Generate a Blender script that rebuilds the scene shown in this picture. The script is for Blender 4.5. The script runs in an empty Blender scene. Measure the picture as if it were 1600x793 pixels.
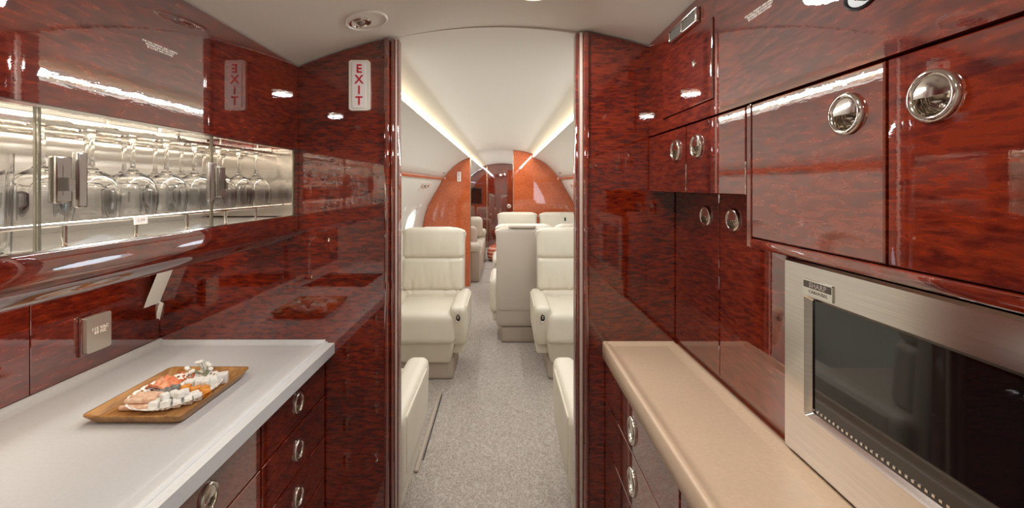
import bpy, bmesh, math, random
import numpy as np
from mathutils import Vector, Matrix
R = random.Random(7)
SC = bpy.context.scene
COL = SC.collection
PI = math.pi

# ------------------------------------------------------------------ camera, world, exposure
F = 640.0; CX = 786.0; HY = 290.0; EYE = 1.367      # focal length in px, vanishing point, eye height
cam_d = bpy.data.cameras.new('camera'); cam = bpy.data.objects.new('camera', cam_d); COL.objects.link(cam)
cam.location = (0, 0, EYE); cam.rotation_euler = (PI/2, 0, 0)
cam_d.sensor_width = 36; cam_d.lens = 36*F/1600; cam_d.clip_start = 0.02
cam_d.shift_x = (800-CX)/1600; cam_d.shift_y = -(396.5-HY)/1600
SC.camera = cam
w = bpy.data.worlds.new('sky'); SC.world = w; w.use_nodes = True
w.node_tree.nodes['Background'].inputs[0].default_value = (0.80, 0.90, 1.0, 1)
w.node_tree.nodes['Background'].inputs[1].default_value = 4.0
SC.view_settings.view_transform = 'Standard'; SC.view_settings.look = 'None'
SC.view_settings.gamma = 1.0; SC.view_settings.use_curve_mapping = False
SC.view_settings.exposure = 0.0
SC.cycles.max_bounces = 14; SC.cycles.transmission_bounces = 12; SC.cycles.transparent_max_bounces = 16
SC.cycles.glossy_bounces = 6; SC.cycles.diffuse_bounces = 5
SC.cycles.use_denoising = True
SC.cycles.sample_clamp_indirect = 6.0

COVE_W = 16.5; DOWN_W = 4.4; SHELF_W = 8.5; UNDER_W = 2.5

# ------------------------------------------------------------------ materials
def new_mat(name):
    m = bpy.data.materials.new(name); m.use_nodes = True
    nt = m.node_tree; return m, nt, nt.nodes['Principled BSDF']
def simple(name, col, rough=0.5, metal=0.0, coat=0.0, spec=0.5, emit=None, estr=0.0):
    m, nt, b = new_mat(name)
    b.inputs['Base Color'].default_value = (*col, 1); b.inputs['Roughness'].default_value = rough
    b.inputs['Metallic'].default_value = metal; b.inputs['Coat Weight'].default_value = coat
    b.inputs['Coat Roughness'].default_value = 0.05; b.inputs['Specular IOR Level'].default_value = spec
    if emit: b.inputs['Emission Color'].default_value = (*emit, 1); b.inputs['Emission Strength'].default_value = estr
    return m
def N(nt, t, **kw):
    n = nt.nodes.new(t)
    for k, v in kw.items(): setattr(n, k, v)
    return n
def ramp(nt, stops):
    r = N(nt, 'ShaderNodeValToRGB'); e = r.color_ramp.elements
    while len(e) < len(stops): e.new(0.5)
    for el, (p, c) in zip(e, stops): el.position = p; el.color = (*c, 1)
    return r
def noise(nt, vec, scale, detail=2, rough=0.5, dist=0.0):
    n = N(nt, 'ShaderNodeTexNoise'); n.inputs['Scale'].default_value = scale; n.inputs['Detail'].default_value = detail
    n.inputs['Roughness'].default_value = rough; n.inputs['Distortion'].default_value = dist
    if vec is not None: nt.links.new(vec, n.inputs['Vector'])
    return n
def pos(nt, sx=1, sy=1, sz=1, obj=False):
    if obj: src = N(nt, 'ShaderNodeTexCoord').outputs['Object']
    else: src = N(nt, 'ShaderNodeNewGeometry').outputs['Position']
    mp = N(nt, 'ShaderNodeMapping'); nt.links.new(src, mp.inputs['Vector']); mp.inputs['Scale'].default_value = (sx, sy, sz)
    return mp.outputs['Vector']
def bump(nt, b, h, strength, dist=0.002, sock='Normal'):
    bp = N(nt, 'ShaderNodeBump'); bp.inputs['Strength'].default_value = strength; bp.inputs['Distance'].default_value = dist
    nt.links.new(h, bp.inputs['Height']); nt.links.new(bp.outputs['Normal'], b.inputs[sock])

def lacquer(name, dark, mid, light, coat_ior=1.9, figure=1.0):
    m, nt, b = new_mat(name)
    v = pos(nt, 30*figure, 30*figure, 135*figure)
    n1 = noise(nt, v, 1.0, 3, 0.55, 0.35)
    v2 = pos(nt, 3.2, 3.2, 5.0); n2 = noise(nt, v2, 1.0, 2)
    v3 = pos(nt, 40, 40, 260); n3 = noise(nt, v3, 1.0, 2)
    a = N(nt, 'ShaderNodeMath', operation='MULTIPLY_ADD'); nt.links.new(n2.outputs[0], a.inputs[0]); a.inputs[1].default_value = 0.45; nt.links.new(n1.outputs[0], a.inputs[2])
    a2 = N(nt, 'ShaderNodeMath', operation='MULTIPLY_ADD'); nt.links.new(n3.outputs[0], a2.inputs[0]); a2.inputs[1].default_value = 0.12; nt.links.new(a.outputs[0], a2.inputs[2])
    r = ramp(nt, [(0.50, dark), (0.70, mid), (0.95, light)])
    nt.links.new(a2.outputs[0], r.inputs[0]); nt.links.new(r.outputs[0], b.inputs['Base Color'])
    b.inputs['Roughness'].default_value = 0.5; b.inputs['Specular IOR Level'].default_value = 0.1
    b.inputs['Coat Weight'].default_value = 1.0; b.inputs['Coat Roughness'].default_value = 0.012
    b.inputs['Coat IOR'].default_value = coat_ior
    bump(nt, b, n1.outputs[0], 0.06, 0.0006, 'Coat Normal')
    return m
M = {}
M['wood'] = lacquer('red_lacquered_wood', (0.024, 0.0008, 0.0002), (0.084, 0.0036, 0.0004), (0.210, 0.0180, 0.0014), 2.6)
M['wood_panel'] = lacquer('red_divider_wood', (0.024, 0.0008, 0.0002), (0.080, 0.0034, 0.0004), (0.200, 0.0165, 0.0014), 1.95)
M['wood_orange'] = lacquer('orange_lacquered_wood', (0.30, 0.050, 0.014), (0.50, 0.10, 0.03), (0.66, 0.16, 0.05), 1.8)
M['gap'] = simple('plain_red_carcass', (0.084, 0.0036, 0.0004), 0.5)
M['ceil'] = simple('cream_headliner', (0.72, 0.67, 0.59), 0.75)
M['sidewall'] = simple('ivory_sidewall', (0.77, 0.74, 0.67), 0.55)
M['white_plastic'] = simple('ivory_plastic', (0.78, 0.74, 0.66), 0.35)
M['chrome'] = simple('polished_steel', (0.78, 0.74, 0.68), 0.10, 1.0)
M['plate'] = simple('satin_plate', (0.62, 0.55, 0.47), 0.25, 0.6)
M['latch'] = simple('grey_steel', (0.50, 0.47, 0.44), 0.22, 1.0)
M['pale_strip'] = simple('pale_jamb_strip', (0.50, 0.36, 0.30), 0.35)
M['brass'] = simple('pale_gold', (0.75, 0.62, 0.42), 0.2, 1.0)
M['black'] = simple('black_plastic', (0.006, 0.006, 0.006), 0.3)
M['dark_glass'] = simple('dark_window_glass', (0.006, 0.005, 0.005), 0.03, 0.0, 0.0, 0.9)
M['silver_print'] = simple('pale_print', (0.85, 0.78, 0.70), 0.5)
M['red_print'] = simple('red_print', (0.55, 0.012, 0.03), 0.45)
M['sign_white'] = simple('sign_white', (0.85, 0.80, 0.78), 0.4)
M['grille'] = simple('grey_grille', (0.22, 0.20, 0.17), 0.5, 0.3)
M['taupe'] = simple('taupe_fabric', (0.44, 0.36, 0.29), 0.8)
M['led'] = simple('warm_led', (0.9, 0.85, 0.7), 0.5, emit=(1.0, 0.86, 0.62), estr=6.0)
M['lamp'] = simple('lamp_lens', (0.9, 0.85, 0.75), 0.4, emit=(1.0, 0.86, 0.68), estr=14.0)
def brushed(name, col, sx, sy, sz, rough=0.26):
    m, nt, b = new_mat(name)
    n = noise(nt, pos(nt, sx, sy, sz), 1.0, 2)
    r = ramp(nt, [(0.3, tuple(c*0.86 for c in col)), (0.7, col)]); nt.links.new(n.outputs[0], r.inputs[0]); nt.links.new(r.outputs[0], b.inputs['Base Color'])
    b.inputs['Metallic'].default_value = 1.0; b.inputs['Roughness'].default_value = rough
    return m
M['steel'] = brushed('brushed_steel', (0.80, 0.75, 0.69), 8, 8, 700, 0.17)
M['mirror_back'] = brushed('brushed_mirror_back', (0.93, 0.90, 0.85), 4, 8, 500, 0.28)
M['mirror_back'].node_tree.nodes['Principled BSDF'].inputs['Metallic'].default_value = 0.2
def stone(name, col, var, rough):
    m, nt, b = new_mat(name)
    n = noise(nt, pos(nt, 1, 1, 1), 140, 3); n2 = noise(nt, pos(nt), 5, 2)
    mx = N(nt, 'ShaderNodeMath', operation='MULTIPLY_ADD'); nt.links.new(n2.outputs[0], mx.inputs[0]); mx.inputs[1].default_value = 0.6; nt.links.new(n.outputs[0], mx.inputs[2])
    r = ramp(nt, [(0.55, tuple(c*(1-var) for c in col)), (1.0, col)]); nt.links.new(mx.outputs[0], r.inputs[0]); nt.links.new(r.outputs[0], b.inputs['Base Color'])
    b.inputs['Roughness'].default_value = rough; b.inputs['Coat Weight'].default_value = 0.15; b.inputs['Coat Roughness'].default_value = 0.25
    return m
M['counter_white'] = stone('white_solid_surface', (0.60, 0.60, 0.60), 0.06, 0.35)
M['counter_tan'] = stone('tan_solid_surface', (0.61, 0.44, 0.30), 0.08, 0.3)
def leather(name, col):
    m, nt, b = new_mat(name)
    b.inputs['Base Color'].default_value = (*col, 1); b.inputs['Roughness'].default_value = 0.42
    v = N(nt, 'ShaderNodeTexVoronoi'); v.inputs['Scale'].default_value = 420; nt.links.new(pos(nt, obj=True), v.inputs['Vector'])
    bump(nt, b, v.outputs['Distance'], 0.10, 0.0006)
    n = noise(nt, pos(nt, obj=True), 3.5, 3)
    r = ramp(nt, [(0.3, tuple(c*0.93 for c in col)), (0.7, col)]); nt.links.new(n.outputs[0], r.inputs[0]); nt.links.new(r.outputs[0], b.inputs['Base Color'])
    return m
M['leather'] = leather('cream_leather', (0.69, 0.62, 0.50))
M['leather_back'] = leather('beige_seat_back', (0.56, 0.48, 0.40))
M['sofa_fabric'] = leather('beige_sofa_fabric', (0.54, 0.46, 0.36))
M['sofa_brown'] = leather('light_brown_sofa_fabric', (0.44, 0.34, 0.26))
def carpet():
    m, nt, b = new_mat('beige_carpet')
    p = pos(nt); wn = noise(nt, p, 26, 2)
    ad = N(nt, 'ShaderNodeVectorMath', operation='MULTIPLY_ADD'); nt.links.new(wn.outputs[1], ad.inputs[0]); ad.inputs[1].default_value = (0.09, 0.09, 0.0); nt.links.new(p, ad.inputs[2])
    wv = N(nt, 'ShaderNodeTexWave'); wv.inputs['Scale'].default_value = 15; wv.inputs['Distortion'].default_value = 9.0; wv.inputs['Detail'].default_value = 1.0; wv.inputs['Detail Scale'].default_value = 2.4
    nt.links.new(ad.outputs[0], wv.inputs['Vector'])
    n2 = noise(nt, p, 320, 2); n3 = noise(nt, p, 2.2, 2)
    a = N(nt, 'ShaderNodeMath', operation='MULTIPLY_ADD'); nt.links.new(n2.outputs[0], a.inputs[0]); a.inputs[1].default_value = 0.5; nt.links.new(wv.outputs['Fac'], a.inputs[2])
    a2 = N(nt, 'ShaderNodeMath', operation='MULTIPLY_ADD'); nt.links.new(n3.outputs[0], a2.inputs[0]); a2.inputs[1].default_value = 0.5; nt.links.new(a.outputs[0], a2.inputs[2])
    r = ramp(nt, [(0.2, (0.31, 0.255, 0.21)), (0.6, (0.40, 0.34, 0.29)), (1.0, (0.50, 0.435, 0.38))])
    mr = N(nt, 'ShaderNodeMath', operation='MULTIPLY'); mr.inputs[1].default_value = 0.6; nt.links.new(a2.outputs[0], mr.inputs[0])
    nt.links.new(mr.outputs[0], r.inputs[0]); nt.links.new(r.outputs[0], b.inputs['Base Color'])
    b.inputs['Roughness'].default_value = 0.95; b.inputs['Sheen Weight'].default_value = 0.2
    bump(nt, b, a.outputs[0], 0.5, 0.004)
    return m
M['carpet'] = carpet()
def pane_mat(name, tint=(1, 1, 1), f=0.10):
    m = bpy.data.materials.new(name); m.use_nodes = True; nt = m.node_tree; nt.nodes.clear()
    o = N(nt, 'ShaderNodeOutputMaterial'); t = N(nt, 'ShaderNodeBsdfTransparent'); t.inputs[0].default_value = (*tint, 1)
    g = N(nt, 'ShaderNodeBsdfGlossy'); g.inputs['Roughness'].default_value = 0.0
    lw = N(nt, 'ShaderNodeLayerWeight'); lw.inputs[0].default_value = 0.5
    pw = N(nt, 'ShaderNodeMath', operation='POWER'); nt.links.new(lw.outputs['Facing'], pw.inputs[0]); pw.inputs[1].default_value = 5.0
    fr = N(nt, 'ShaderNodeMath', operation='MULTIPLY_ADD'); nt.links.new(pw.outputs[0], fr.inputs[0]); fr.inputs[1].default_value = 0.9; fr.inputs[2].default_value = 0.03
    mx = N(nt, 'ShaderNodeMixShader'); nt.links.new(fr.outputs[0], mx.inputs[0]); nt.links.new(t.outputs[0], mx.inputs[1]); nt.links.new(g.outputs[0], mx.inputs[2]); nt.links.new(mx.outputs[0], o.inputs[0])
    return m
M['pane'] = pane_mat('clear_pane')
M['pane_edge'] = simple('glass_pane_edge', (0.16, 0.14, 0.10), 0.15, 0.0, 0.5)
def glass_mat():
    m, nt, b = new_mat('crystal'); b.inputs['Base Color'].default_value = (1, 1, 1, 1)
    b.inputs['Transmission Weight'].default_value = 1.0; b.inputs['Roughness'].default_value = 0.0; b.inputs['IOR'].default_value = 1.46
    return m
M['crystal'] = glass_mat()
def tray_wood():
    m, nt, b = new_mat('acacia_wood')
    n = noise(nt, pos(nt, 60, 7, 60), 1.0, 3, 0.6, 0.6)
    r = ramp(nt, [(0.3, (0.16, 0.062, 0.018)), (0.5, (0.36, 0.17, 0.05)), (0.72, (0.50, 0.26, 0.09))]); nt.links.new(n.outputs[0], r.inputs[0]); nt.links.new(r.outputs[0], b.inputs['Base Color'])
    b.inputs['Roughness'].default_value = 0.4
    return m
M['tray'] = tray_wood()
M['paper'] = simple('white_paper', (0.85, 0.84, 0.81), 0.8)
M['cheese'] = simple('white_cheese', (0.80, 0.79, 0.75), 0.55)
M['grey_food'] = simple('grey_olive', (0.20, 0.19, 0.17), 0.5)
M['stem_green'] = simple('grey_green_stem', (0.22, 0.24, 0.15), 0.7)
M['petal'] = simple('white_petal', (0.85, 0.83, 0.78), 0.7)
def food(name, c1, c2, sc, rough=0.5):
    m, nt, b = new_mat(name); n = noise(nt, pos(nt), sc, 3)
    r = ramp(nt, [(0.35, c1), (0.65, c2)]); nt.links.new(n.outputs[0], r.inputs[0]); nt.links.new(r.outputs[0], b.inputs['Base Color']); b.inputs['Roughness'].default_value = rough
    return m
M['salmon'] = food('salmon', (0.62, 0.16, 0.06), (0.76, 0.36, 0.20), 60)
M['roll'] = food('pale_roll', (0.56, 0.30, 0.18), (0.76, 0.56, 0.42), 90, 0.6)
M['apricot'] = food('apricot', (0.62, 0.20, 0.02), (0.76, 0.34, 0.07), 120)
M['shred'] = food('red_shred', (0.42, 0.07, 0.02), (0.66, 0.24, 0.10), 150)
M['stripe'] = None
def stripe_mat():
    m, nt, b = new_mat('red_cream_stripes')
    wv = N(nt, 'ShaderNodeTexWave', bands_direction='Z'); wv.inputs['Scale'].default_value = 5.0; wv.inputs['Distortion'].default_value = 1.5
    nt.links.new(pos(nt, obj=True), wv.inputs['Vector'])
    r = ramp(nt, [(0.45, (0.48, 0.07, 0.03)), (0.6, (0.66, 0.40, 0.28))]); nt.links.new(wv.outputs['Fac'], r.inputs[0]); nt.links.new(r.outputs[0], b.inputs['Base Color']); b.inputs['Roughness'].default_value = 0.7
    return m
M['stripe'] = stripe_mat()

# ------------------------------------------------------------------ mesh builder
def frame(o, right, up):
    r = Vector(right); u = Vector(up); n = r.cross(u)
    m = Matrix((r, u, n)).transposed().to_4x4(); m.translation = Vector(o); return m
LEFT = lambda x, y, z: frame((x, y, z), (0, 1, 0), (0, 0, 1))      # faces +X
RIGHT = lambda x, y, z: frame((x, y, z), (0, -1, 0), (0, 0, 1))    # faces -X
FRONT = lambda x, y, z: frame((x, y, z), (1, 0, 0), (0, 0, 1))     # faces -Y
class MB:
    def __init__(s): s.v = []; s.f = []; s.mi = []; s.ang = 20
    def add(s, vs, fs, mtx=None, mi=0):
        o = len(s.v)
        for p in vs: s.v.append(tuple(mtx @ Vector(p)) if mtx is not None else tuple(p))
        for f in fs: s.f.append([i+o for i in f]); s.mi.append(mi)
        return s
    def box(s, x0, x1, y0, y1, z0, z1, r=0.0, seg=1, mtx=None, mi=0):
        bm = bmesh.new(); bmesh.ops.create_cube(bm, size=1)
        for v in bm.verts: v.co = Vector(((x0+x1)/2+v.co.x*(x1-x0), (y0+y1)/2+v.co.y*(y1-y0), (z0+z1)/2+v.co.z*(z1-z0)))
        if r > 0: bmesh.ops.bevel(bm, geom=list(bm.edges), offset=min(r, (x1-x0)*.49, (y1-y0)*.49, (z1-z0)*.49), segments=seg, affect='EDGES', profile=0.5)
        bm.verts.index_update(); s.add([v.co.copy() for v in bm.verts], [[v.index for v in f.verts] for f in bm.faces], mtx, mi); bm.free(); return s
    def lathe(s, prof, n=24, mtx=None, sx=1.0, sy=1.0, close=False, flute=None, mi=0, cap=True):
        # prof: (r, z) around local z
        vs = []; fs = []
        for k, (r, z) in enumerate(prof):
            for i in range(n):
                a = 2*PI*i/n; rr = r if not flute else r*(1+flute(k, a))
                vs.append((rr*math.cos(a)*sx, rr*math.sin(a)*sy, z))
        m = len(prof)
        for k in range(m-1 + (1 if close else 0)):
            k2 = (k+1) % m
            for i in range(n):
                j = (i+1) % n; fs.append([k*n+i, k*n+j, k2*n+j, k2*n+i])
        if not close and cap:
            if prof[0][0] > 1e-6: fs.append([i for i in range(n)][::-1])
            if prof[-1][0] > 1e-6: fs.append([(m-1)*n+i for i in range(n)])
        return s.add(vs, fs, mtx, mi)
    def tube(s, pts, r, n=8, mtx=None, mi=0):
        s.ang = 60; vs = []; fs = []; P = [Vector(p) for p in pts]
        rs = r if isinstance(r, (list, tuple)) else [r]*len(P)
        up = None
        for k, p in enumerate(P):
            t = (P[min(k+1, len(P)-1)]-P[max(k-1, 0)]).normalized()
            if up is None: up = Vector((0, 0, 1)) if abs(t.z) < 0.9 else Vector((1, 0, 0))
            a = t.cross(up).normalized(); up = a.cross(t).normalized()
            for i in range(n):
                th = 2*PI*i/n; vs.append(p + (a*math.cos(th)+up*math.sin(th))*rs[k])
        for k in range(len(P)-1):
            for i in range(n):
                j = (i+1) % n; fs.append([k*n+i, k*n+j, (k+1)*n+j, (k+1)*n+i])
        fs.append([i for i in range(n)][::-1]); fs.append([(len(P)-1)*n+i for i in range(n)])
        return s.add(vs, fs, mtx, mi)
    def prism(s, poly, d, mtx=None, mi=0):
        # poly in local xy, extruded to -d along local z
        n = len(poly); vs = [(x, y, 0) for x, y in poly]+[(x, y, -d) for x, y in poly]
        fs = [list(range(n)), list(range(2*n-1, n-1, -1))]+[[i, i+n, (i+1) % n+n, (i+1) % n] for i in range(n)]
        return s.add(vs, fs, mtx, mi)
    def sweep(s, prof, axis_pts, closed=True, mi=0):
        # prof: (x, z) swept along y values
        n = len(prof); vs = []; fs = []
        for y in axis_pts: vs += [(x, y, z) for x, z in prof]
        for k in range(len(axis_pts)-1):
            for i in range(n if closed else n-1):
                j = (i+1) % n; fs.append([k*n+i, k*n+j, (k+1)*n+j, (k+1)*n+i])
        if closed:
            fs.append(list(range(n))[::-1]); fs.append([(len(axis_pts)-1)*n+i for i in range(n)])
        return s.add(vs, fs, None, mi)
    def build(s, name, mats, parent=None, smooth=True, ang=None, recalc=True):
        ang = ang or s.ang
        me = bpy.data.meshes.new(name)
        v = np.array(s.v, dtype=float); lo, hi = v.min(0), v.max(0)
        c = np.array([(lo[0]+hi[0])/2, (lo[1]+hi[1])/2, (lo[2]+hi[2])/2 if parent is not None else lo[2]])
        me.from_pydata([tuple(p) for p in (v-c)], [], s.f)
        if not isinstance(mats, (list, tuple)): mats = [mats]
        for m in mats: me.materials.append(M[m] if isinstance(m, str) else m)
        me.polygons.foreach_set('material_index', s.mi)
        if recalc:
            bm = bmesh.new(); bm.from_mesh(me); bmesh.ops.recalc_face_normals(bm, faces=list(bm.faces)); bm.to_mesh(me); bm.free()
        if smooth:
            me.polygons.foreach_set('use_smooth', [True]*len(me.polygons)); me.set_sharp_from_angle(angle=math.radians(ang))
        me.update()
        o = bpy.data.objects.new(name, me); COL.objects.link(o)
        if parent is not None:
            o.parent = parent; o.location = Vector(c)-wloc(parent)
        else: o.location = c
        return o
def wloc(o):
    l = Vector((0, 0, 0))
    while o is not None: l = l+o.location; o = o.parent
    return l
def tag(o, label=None, cat=None, group=None, kind=None):
    if label: o['label'] = label
    if cat: o['category'] = cat
    if group: o['group'] = group
    if kind: o['kind'] = kind
    return o
def thing(name, loc, label=None, cat=None, group=None, kind=None):
    o = bpy.data.objects.new(name, None); COL.objects.link(o); o.location = loc; o.empty_display_size = 0.05
    return tag(o, label, cat, group, kind)
def copy_tree(o, parent=None):
    c = o.copy(); COL.objects.link(c); c.parent = parent
    for ch in o.children: copy_tree(ch, c)
    return c
def text_mb(body, size, mtx, align='CENTER', spacing=1.0, line=1.0, depth=0.0002, bold=0.0, mb=None, mi=0):
    cu = bpy.data.curves.new('txt', 'FONT'); cu.body = body; cu.size = size; cu.align_x = align; cu.align_y = 'CENTER'
    cu.space_character = spacing; cu.space_line = line; cu.extrude = depth; cu.offset = bold; cu.resolution_u = 2
    o = bpy.data.objects.new('txt', cu); COL.objects.link(o)
    dg = bpy.context.evaluated_depsgraph_get(); me = bpy.data.meshes.new_from_object(o.evaluated_get(dg))
    mb = mb or MB()
    mb.add([v.co.copy() for v in me.vertices], [list(p.vertices) for p in me.polygons], mtx, mi)
    bpy.data.objects.remove(o); bpy.data.curves.remove(cu); bpy.data.meshes.remove(me)
    return mb
def rrect(w, h, r, n=5):
    pts = []
    for cx, cy, a0 in ((w/2-r, h/2-r, 0), (-w/2+r, h/2-r, PI/2), (-w/2+r, -h/2+r, PI), (w/2-r, -h/2+r, 1.5*PI)):
        for i in range(n+1):
            a = a0+PI/2*i/n; pts.append((cx+r*math.cos(a), cy+r*math.sin(a)))
    return pts
def rounded(hx, hy, hz, r, n=14, disp=None, mtx=None, mb=None, mi=0):
    """rounded box of half sizes with a dense skin; disp(x,y,z,nrm)->xyz offset in metres"""
    mb = mb or MB(); mb.ang = 80
    def gridpts(k):
        t = np.linspace(-1, 1, k+1); return np.sign(t)*(1-(1-np.abs(t))**1.5)
    t = gridpts(n); idx = {}; vs = []; fs = []
    h = np.array([hx, hy, hz]); inner = np.maximum(h-r, 1e-5)
    def vid(p):
        key = tuple(round(q, 5) for q in p)
        if key in idx: return idx[key]
        q = np.array(p)*h; c = np.clip(q, -inner, inner); d = q-c; L = np.linalg.norm(d)
        nr = d/L if L > 1e-9 else np.array(p)/np.linalg.norm(p)
        P = c+nr*r
        if disp: P = P+np.array(disp(P[0], P[1], P[2], nr))
        idx[key] = len(vs); vs.append(tuple(P)); return idx[key]
    for ax in range(3):
        for sg in (-1, 1):
            for i in range(n):
                for j in range(n):
                    q = []
                    for a, b in ((i, j), (i+1, j), (i+1, j+1), (i, j+1)):
                        p = [0, 0, 0]; p[ax] = sg; p[(ax+1) % 3] = t[a]; p[(ax+2) % 3] = t[b]; q.append(vid(p))
                    fs.append(q if sg > 0 else q[::-1])
    return mb.add(vs, fs, mtx, mi)

# ------------------------------------------------------------------ key measures
B = 1.257                      # near face of the divider between galley and cabin
XL = -0.627; XLB = -1.053; XLC = -0.536; XLD = -0.545      # left: cabinet face, splashback, counter edge, drawer face
XR = 0.446; XRB = 0.528; XRC = 0.305; XRD = 0.312
YN = -0.10                     # near end of the galley units
YR = -1.05                     # wall behind the camera
YM = 5.57; YF = 9.14           # middle divider, far wall
XC = -0.02                     # cabin axis
def arch(x): return 1.865-0.326*x*x

# ------------------------------------------------------------------ structure: floor, ceilings, walls
tag(MB().box(-1.4, 1.4, YR-0.1, YF+0.1, -0.06, 0.0).build('floor', 'carpet'), kind='structure', label='beige carpet with a fine swirl pattern')
xs = np.linspace(-1.15, 0.75, 39)
mb = MB(); mb.sweep([(x, arch(x)) for x in xs]+[(x, arch(x)+0.05) for x in xs[::-1]], [YR, B+0.02])
tag(mb.build('ceiling', 'ceil'), kind='structure', label='cream arched galley ceiling')
xs = np.linspace(XC-0.44, XC+0.44, 25)
mb = MB(); mb.sweep([(x, arch(x-XC)-0.004) for x in xs]+[(x, arch(x-XC)+0.05) for x in xs[::-1]], [B+0.022, YF])
tag(mb.build('ceiling', 'ceil'), kind='structure', label='cream arched cabin ceiling beyond the divider')

# cabin side walls with oval windows
PROF = [(0.805, 1.452), (0.86, 1.345), (0.925, 1.237), (0.985, 1.13), (1.03, 1.02), (1.062, 0.90), (1.08, 0.78), (1.085, 0.62), (1.08, 0.45), (1.04, 0.22), (0.985, 0.0)]
ZS = [p[1] for p in PROF][::-1]; XSs = [p[0] for p in PROF][::-1]
def wx(z): return float(np.interp(z, ZS, XSs))
WIN_Y = [1.5, 2.3, 3.1, 3.9, 4.7, 5.95, 6.75, 7.55, 8.35]
WZ, WH, WW = 0.955, 0.155, 0.235       # window centre height and half sizes
def side_wall(sg, name, nbase):
    mb = MB(); X = lambda z: XC+sg*wx(z)
    z0, z1 = WZ-0.2, WZ+0.2
    ys = [B+0.02]+[]
    for (za, zb, k) in ((0.0, z0, 8), (z1, 1.452, 6)):
        zz = np.linspace(za, zb, k+1); yy = [B+0.03, YF]
        mb.add([(X(z), y, z) for y in yy for z in zz], [[i, i+1, k+1+i+1, k+1+i] for i in range(k)])
    edges = [B+0.03]
    for y in WIN_Y: edges += [y-0.3, y+0.3]
    edges.append(YF)
    zz = np.linspace(z0, z1, 9)
    for a, b in zip(edges[0::2], edges[1::2]):
        if b-a > 0.005: mb.add([(X(z), y, z) for y in (a, b) for z in zz], [[i, i+1, 10+i, 9+i] for i in range(8)])
    for wi, y in enumerate(WIN_Y):
        ca = math.atan2(0.2, 0.3); ea = [math.atan2(0.05*q, 0.3) for q in (1, 2, 3)]; ANG = sorted([2*PI*i/48 for i in range(48)]+[ca, PI-ca, PI+ca, 2*PI-ca]+ea+[PI-e for e in ea]+[PI+e for e in ea]+[2*PI-e for e in ea])
        n = len(ANG); K = 4; vs = []; fs = []
        for k in range(K+1):
            t = k/K
            for a in ANG:
                c, s_ = math.cos(a), math.sin(a)
                e = (WW*c, WH*s_); m_ = max(abs(c)/0.3, abs(s_)/0.2); q = (c/m_, s_/m_)
                yy, z = y+e[0]*(1-t)+q[0]*t, WZ+e[1]*(1-t)+q[1]*t
                vs.append((X(z), yy, z))
        for k in range(K):
            for i in range(n):
                j = (i+1) % n; fs.append([k*n+i, k*n+j, (k+1)*n+j, (k+1)*n+i])
        mb.add(vs, fs)
    o = tag(mb.build(name, 'sidewall', recalc=False, ang=60), kind='structure', label='ivory curved cabin side wall with oval windows')
    for wi, y in enumerate(WIN_Y):
        wroot = thing('window_%d' % (nbase+wi), (X(WZ), y, WZ), kind='structure')
        # frame: rim + reveal
        n = 48; prof = [(1.10, 0.0), (1.09, 0.012), (1.0, 0.014), (0.93, 0.004), (0.90, -0.05), (0.90, -0.07), (1.02, -0.07), (1.06, -0.004)]
        vs = []; fs = []
        for (q, dpt) in prof:
            for i in range(n):
                a = 2*PI*i/n; z = WZ+WH*q*math.sin(a); yy = y+WW*q*math.cos(a); vs.append((X(z)-sg*dpt, yy, z))
        m_ = len(prof)
        for k in range(m_):
            k2 = (k+1) % m_
            for i in range(n):
                j = (i+1) % n; fs.append([k*n+i, k*n+j, k2*n+j, k2*n+i])
        MB().add(vs, fs).build('window_frame', 'white_plastic', wroot)
        vs = [(X(WZ+WH*0.95*math.sin(2*PI*i/n))+sg*0.06, y+WW*0.95*math.cos(2*PI*i/n), WZ+WH*0.95*math.sin(2*PI*i/n)) for i in range(n)]
        MB().add(vs, [list(range(n))]).build('pane', 'pane', wroot, smooth=False)
        if sg < 0 and wi < 3:  # closed shades added out of view to keep bright windows from reflecting in lacquer
            vs = [(v[0]-sg*0.02, v[1], v[2]) for v in vs]
            MB().add(vs, [list(range(n))]).build('added_shade', 'white_plastic', wroot, smooth=False)
    return o
side_wall(-1, 'wall_left', 1)
side_wall(1, 'wall_right', 1+len(WIN_Y))
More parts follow.
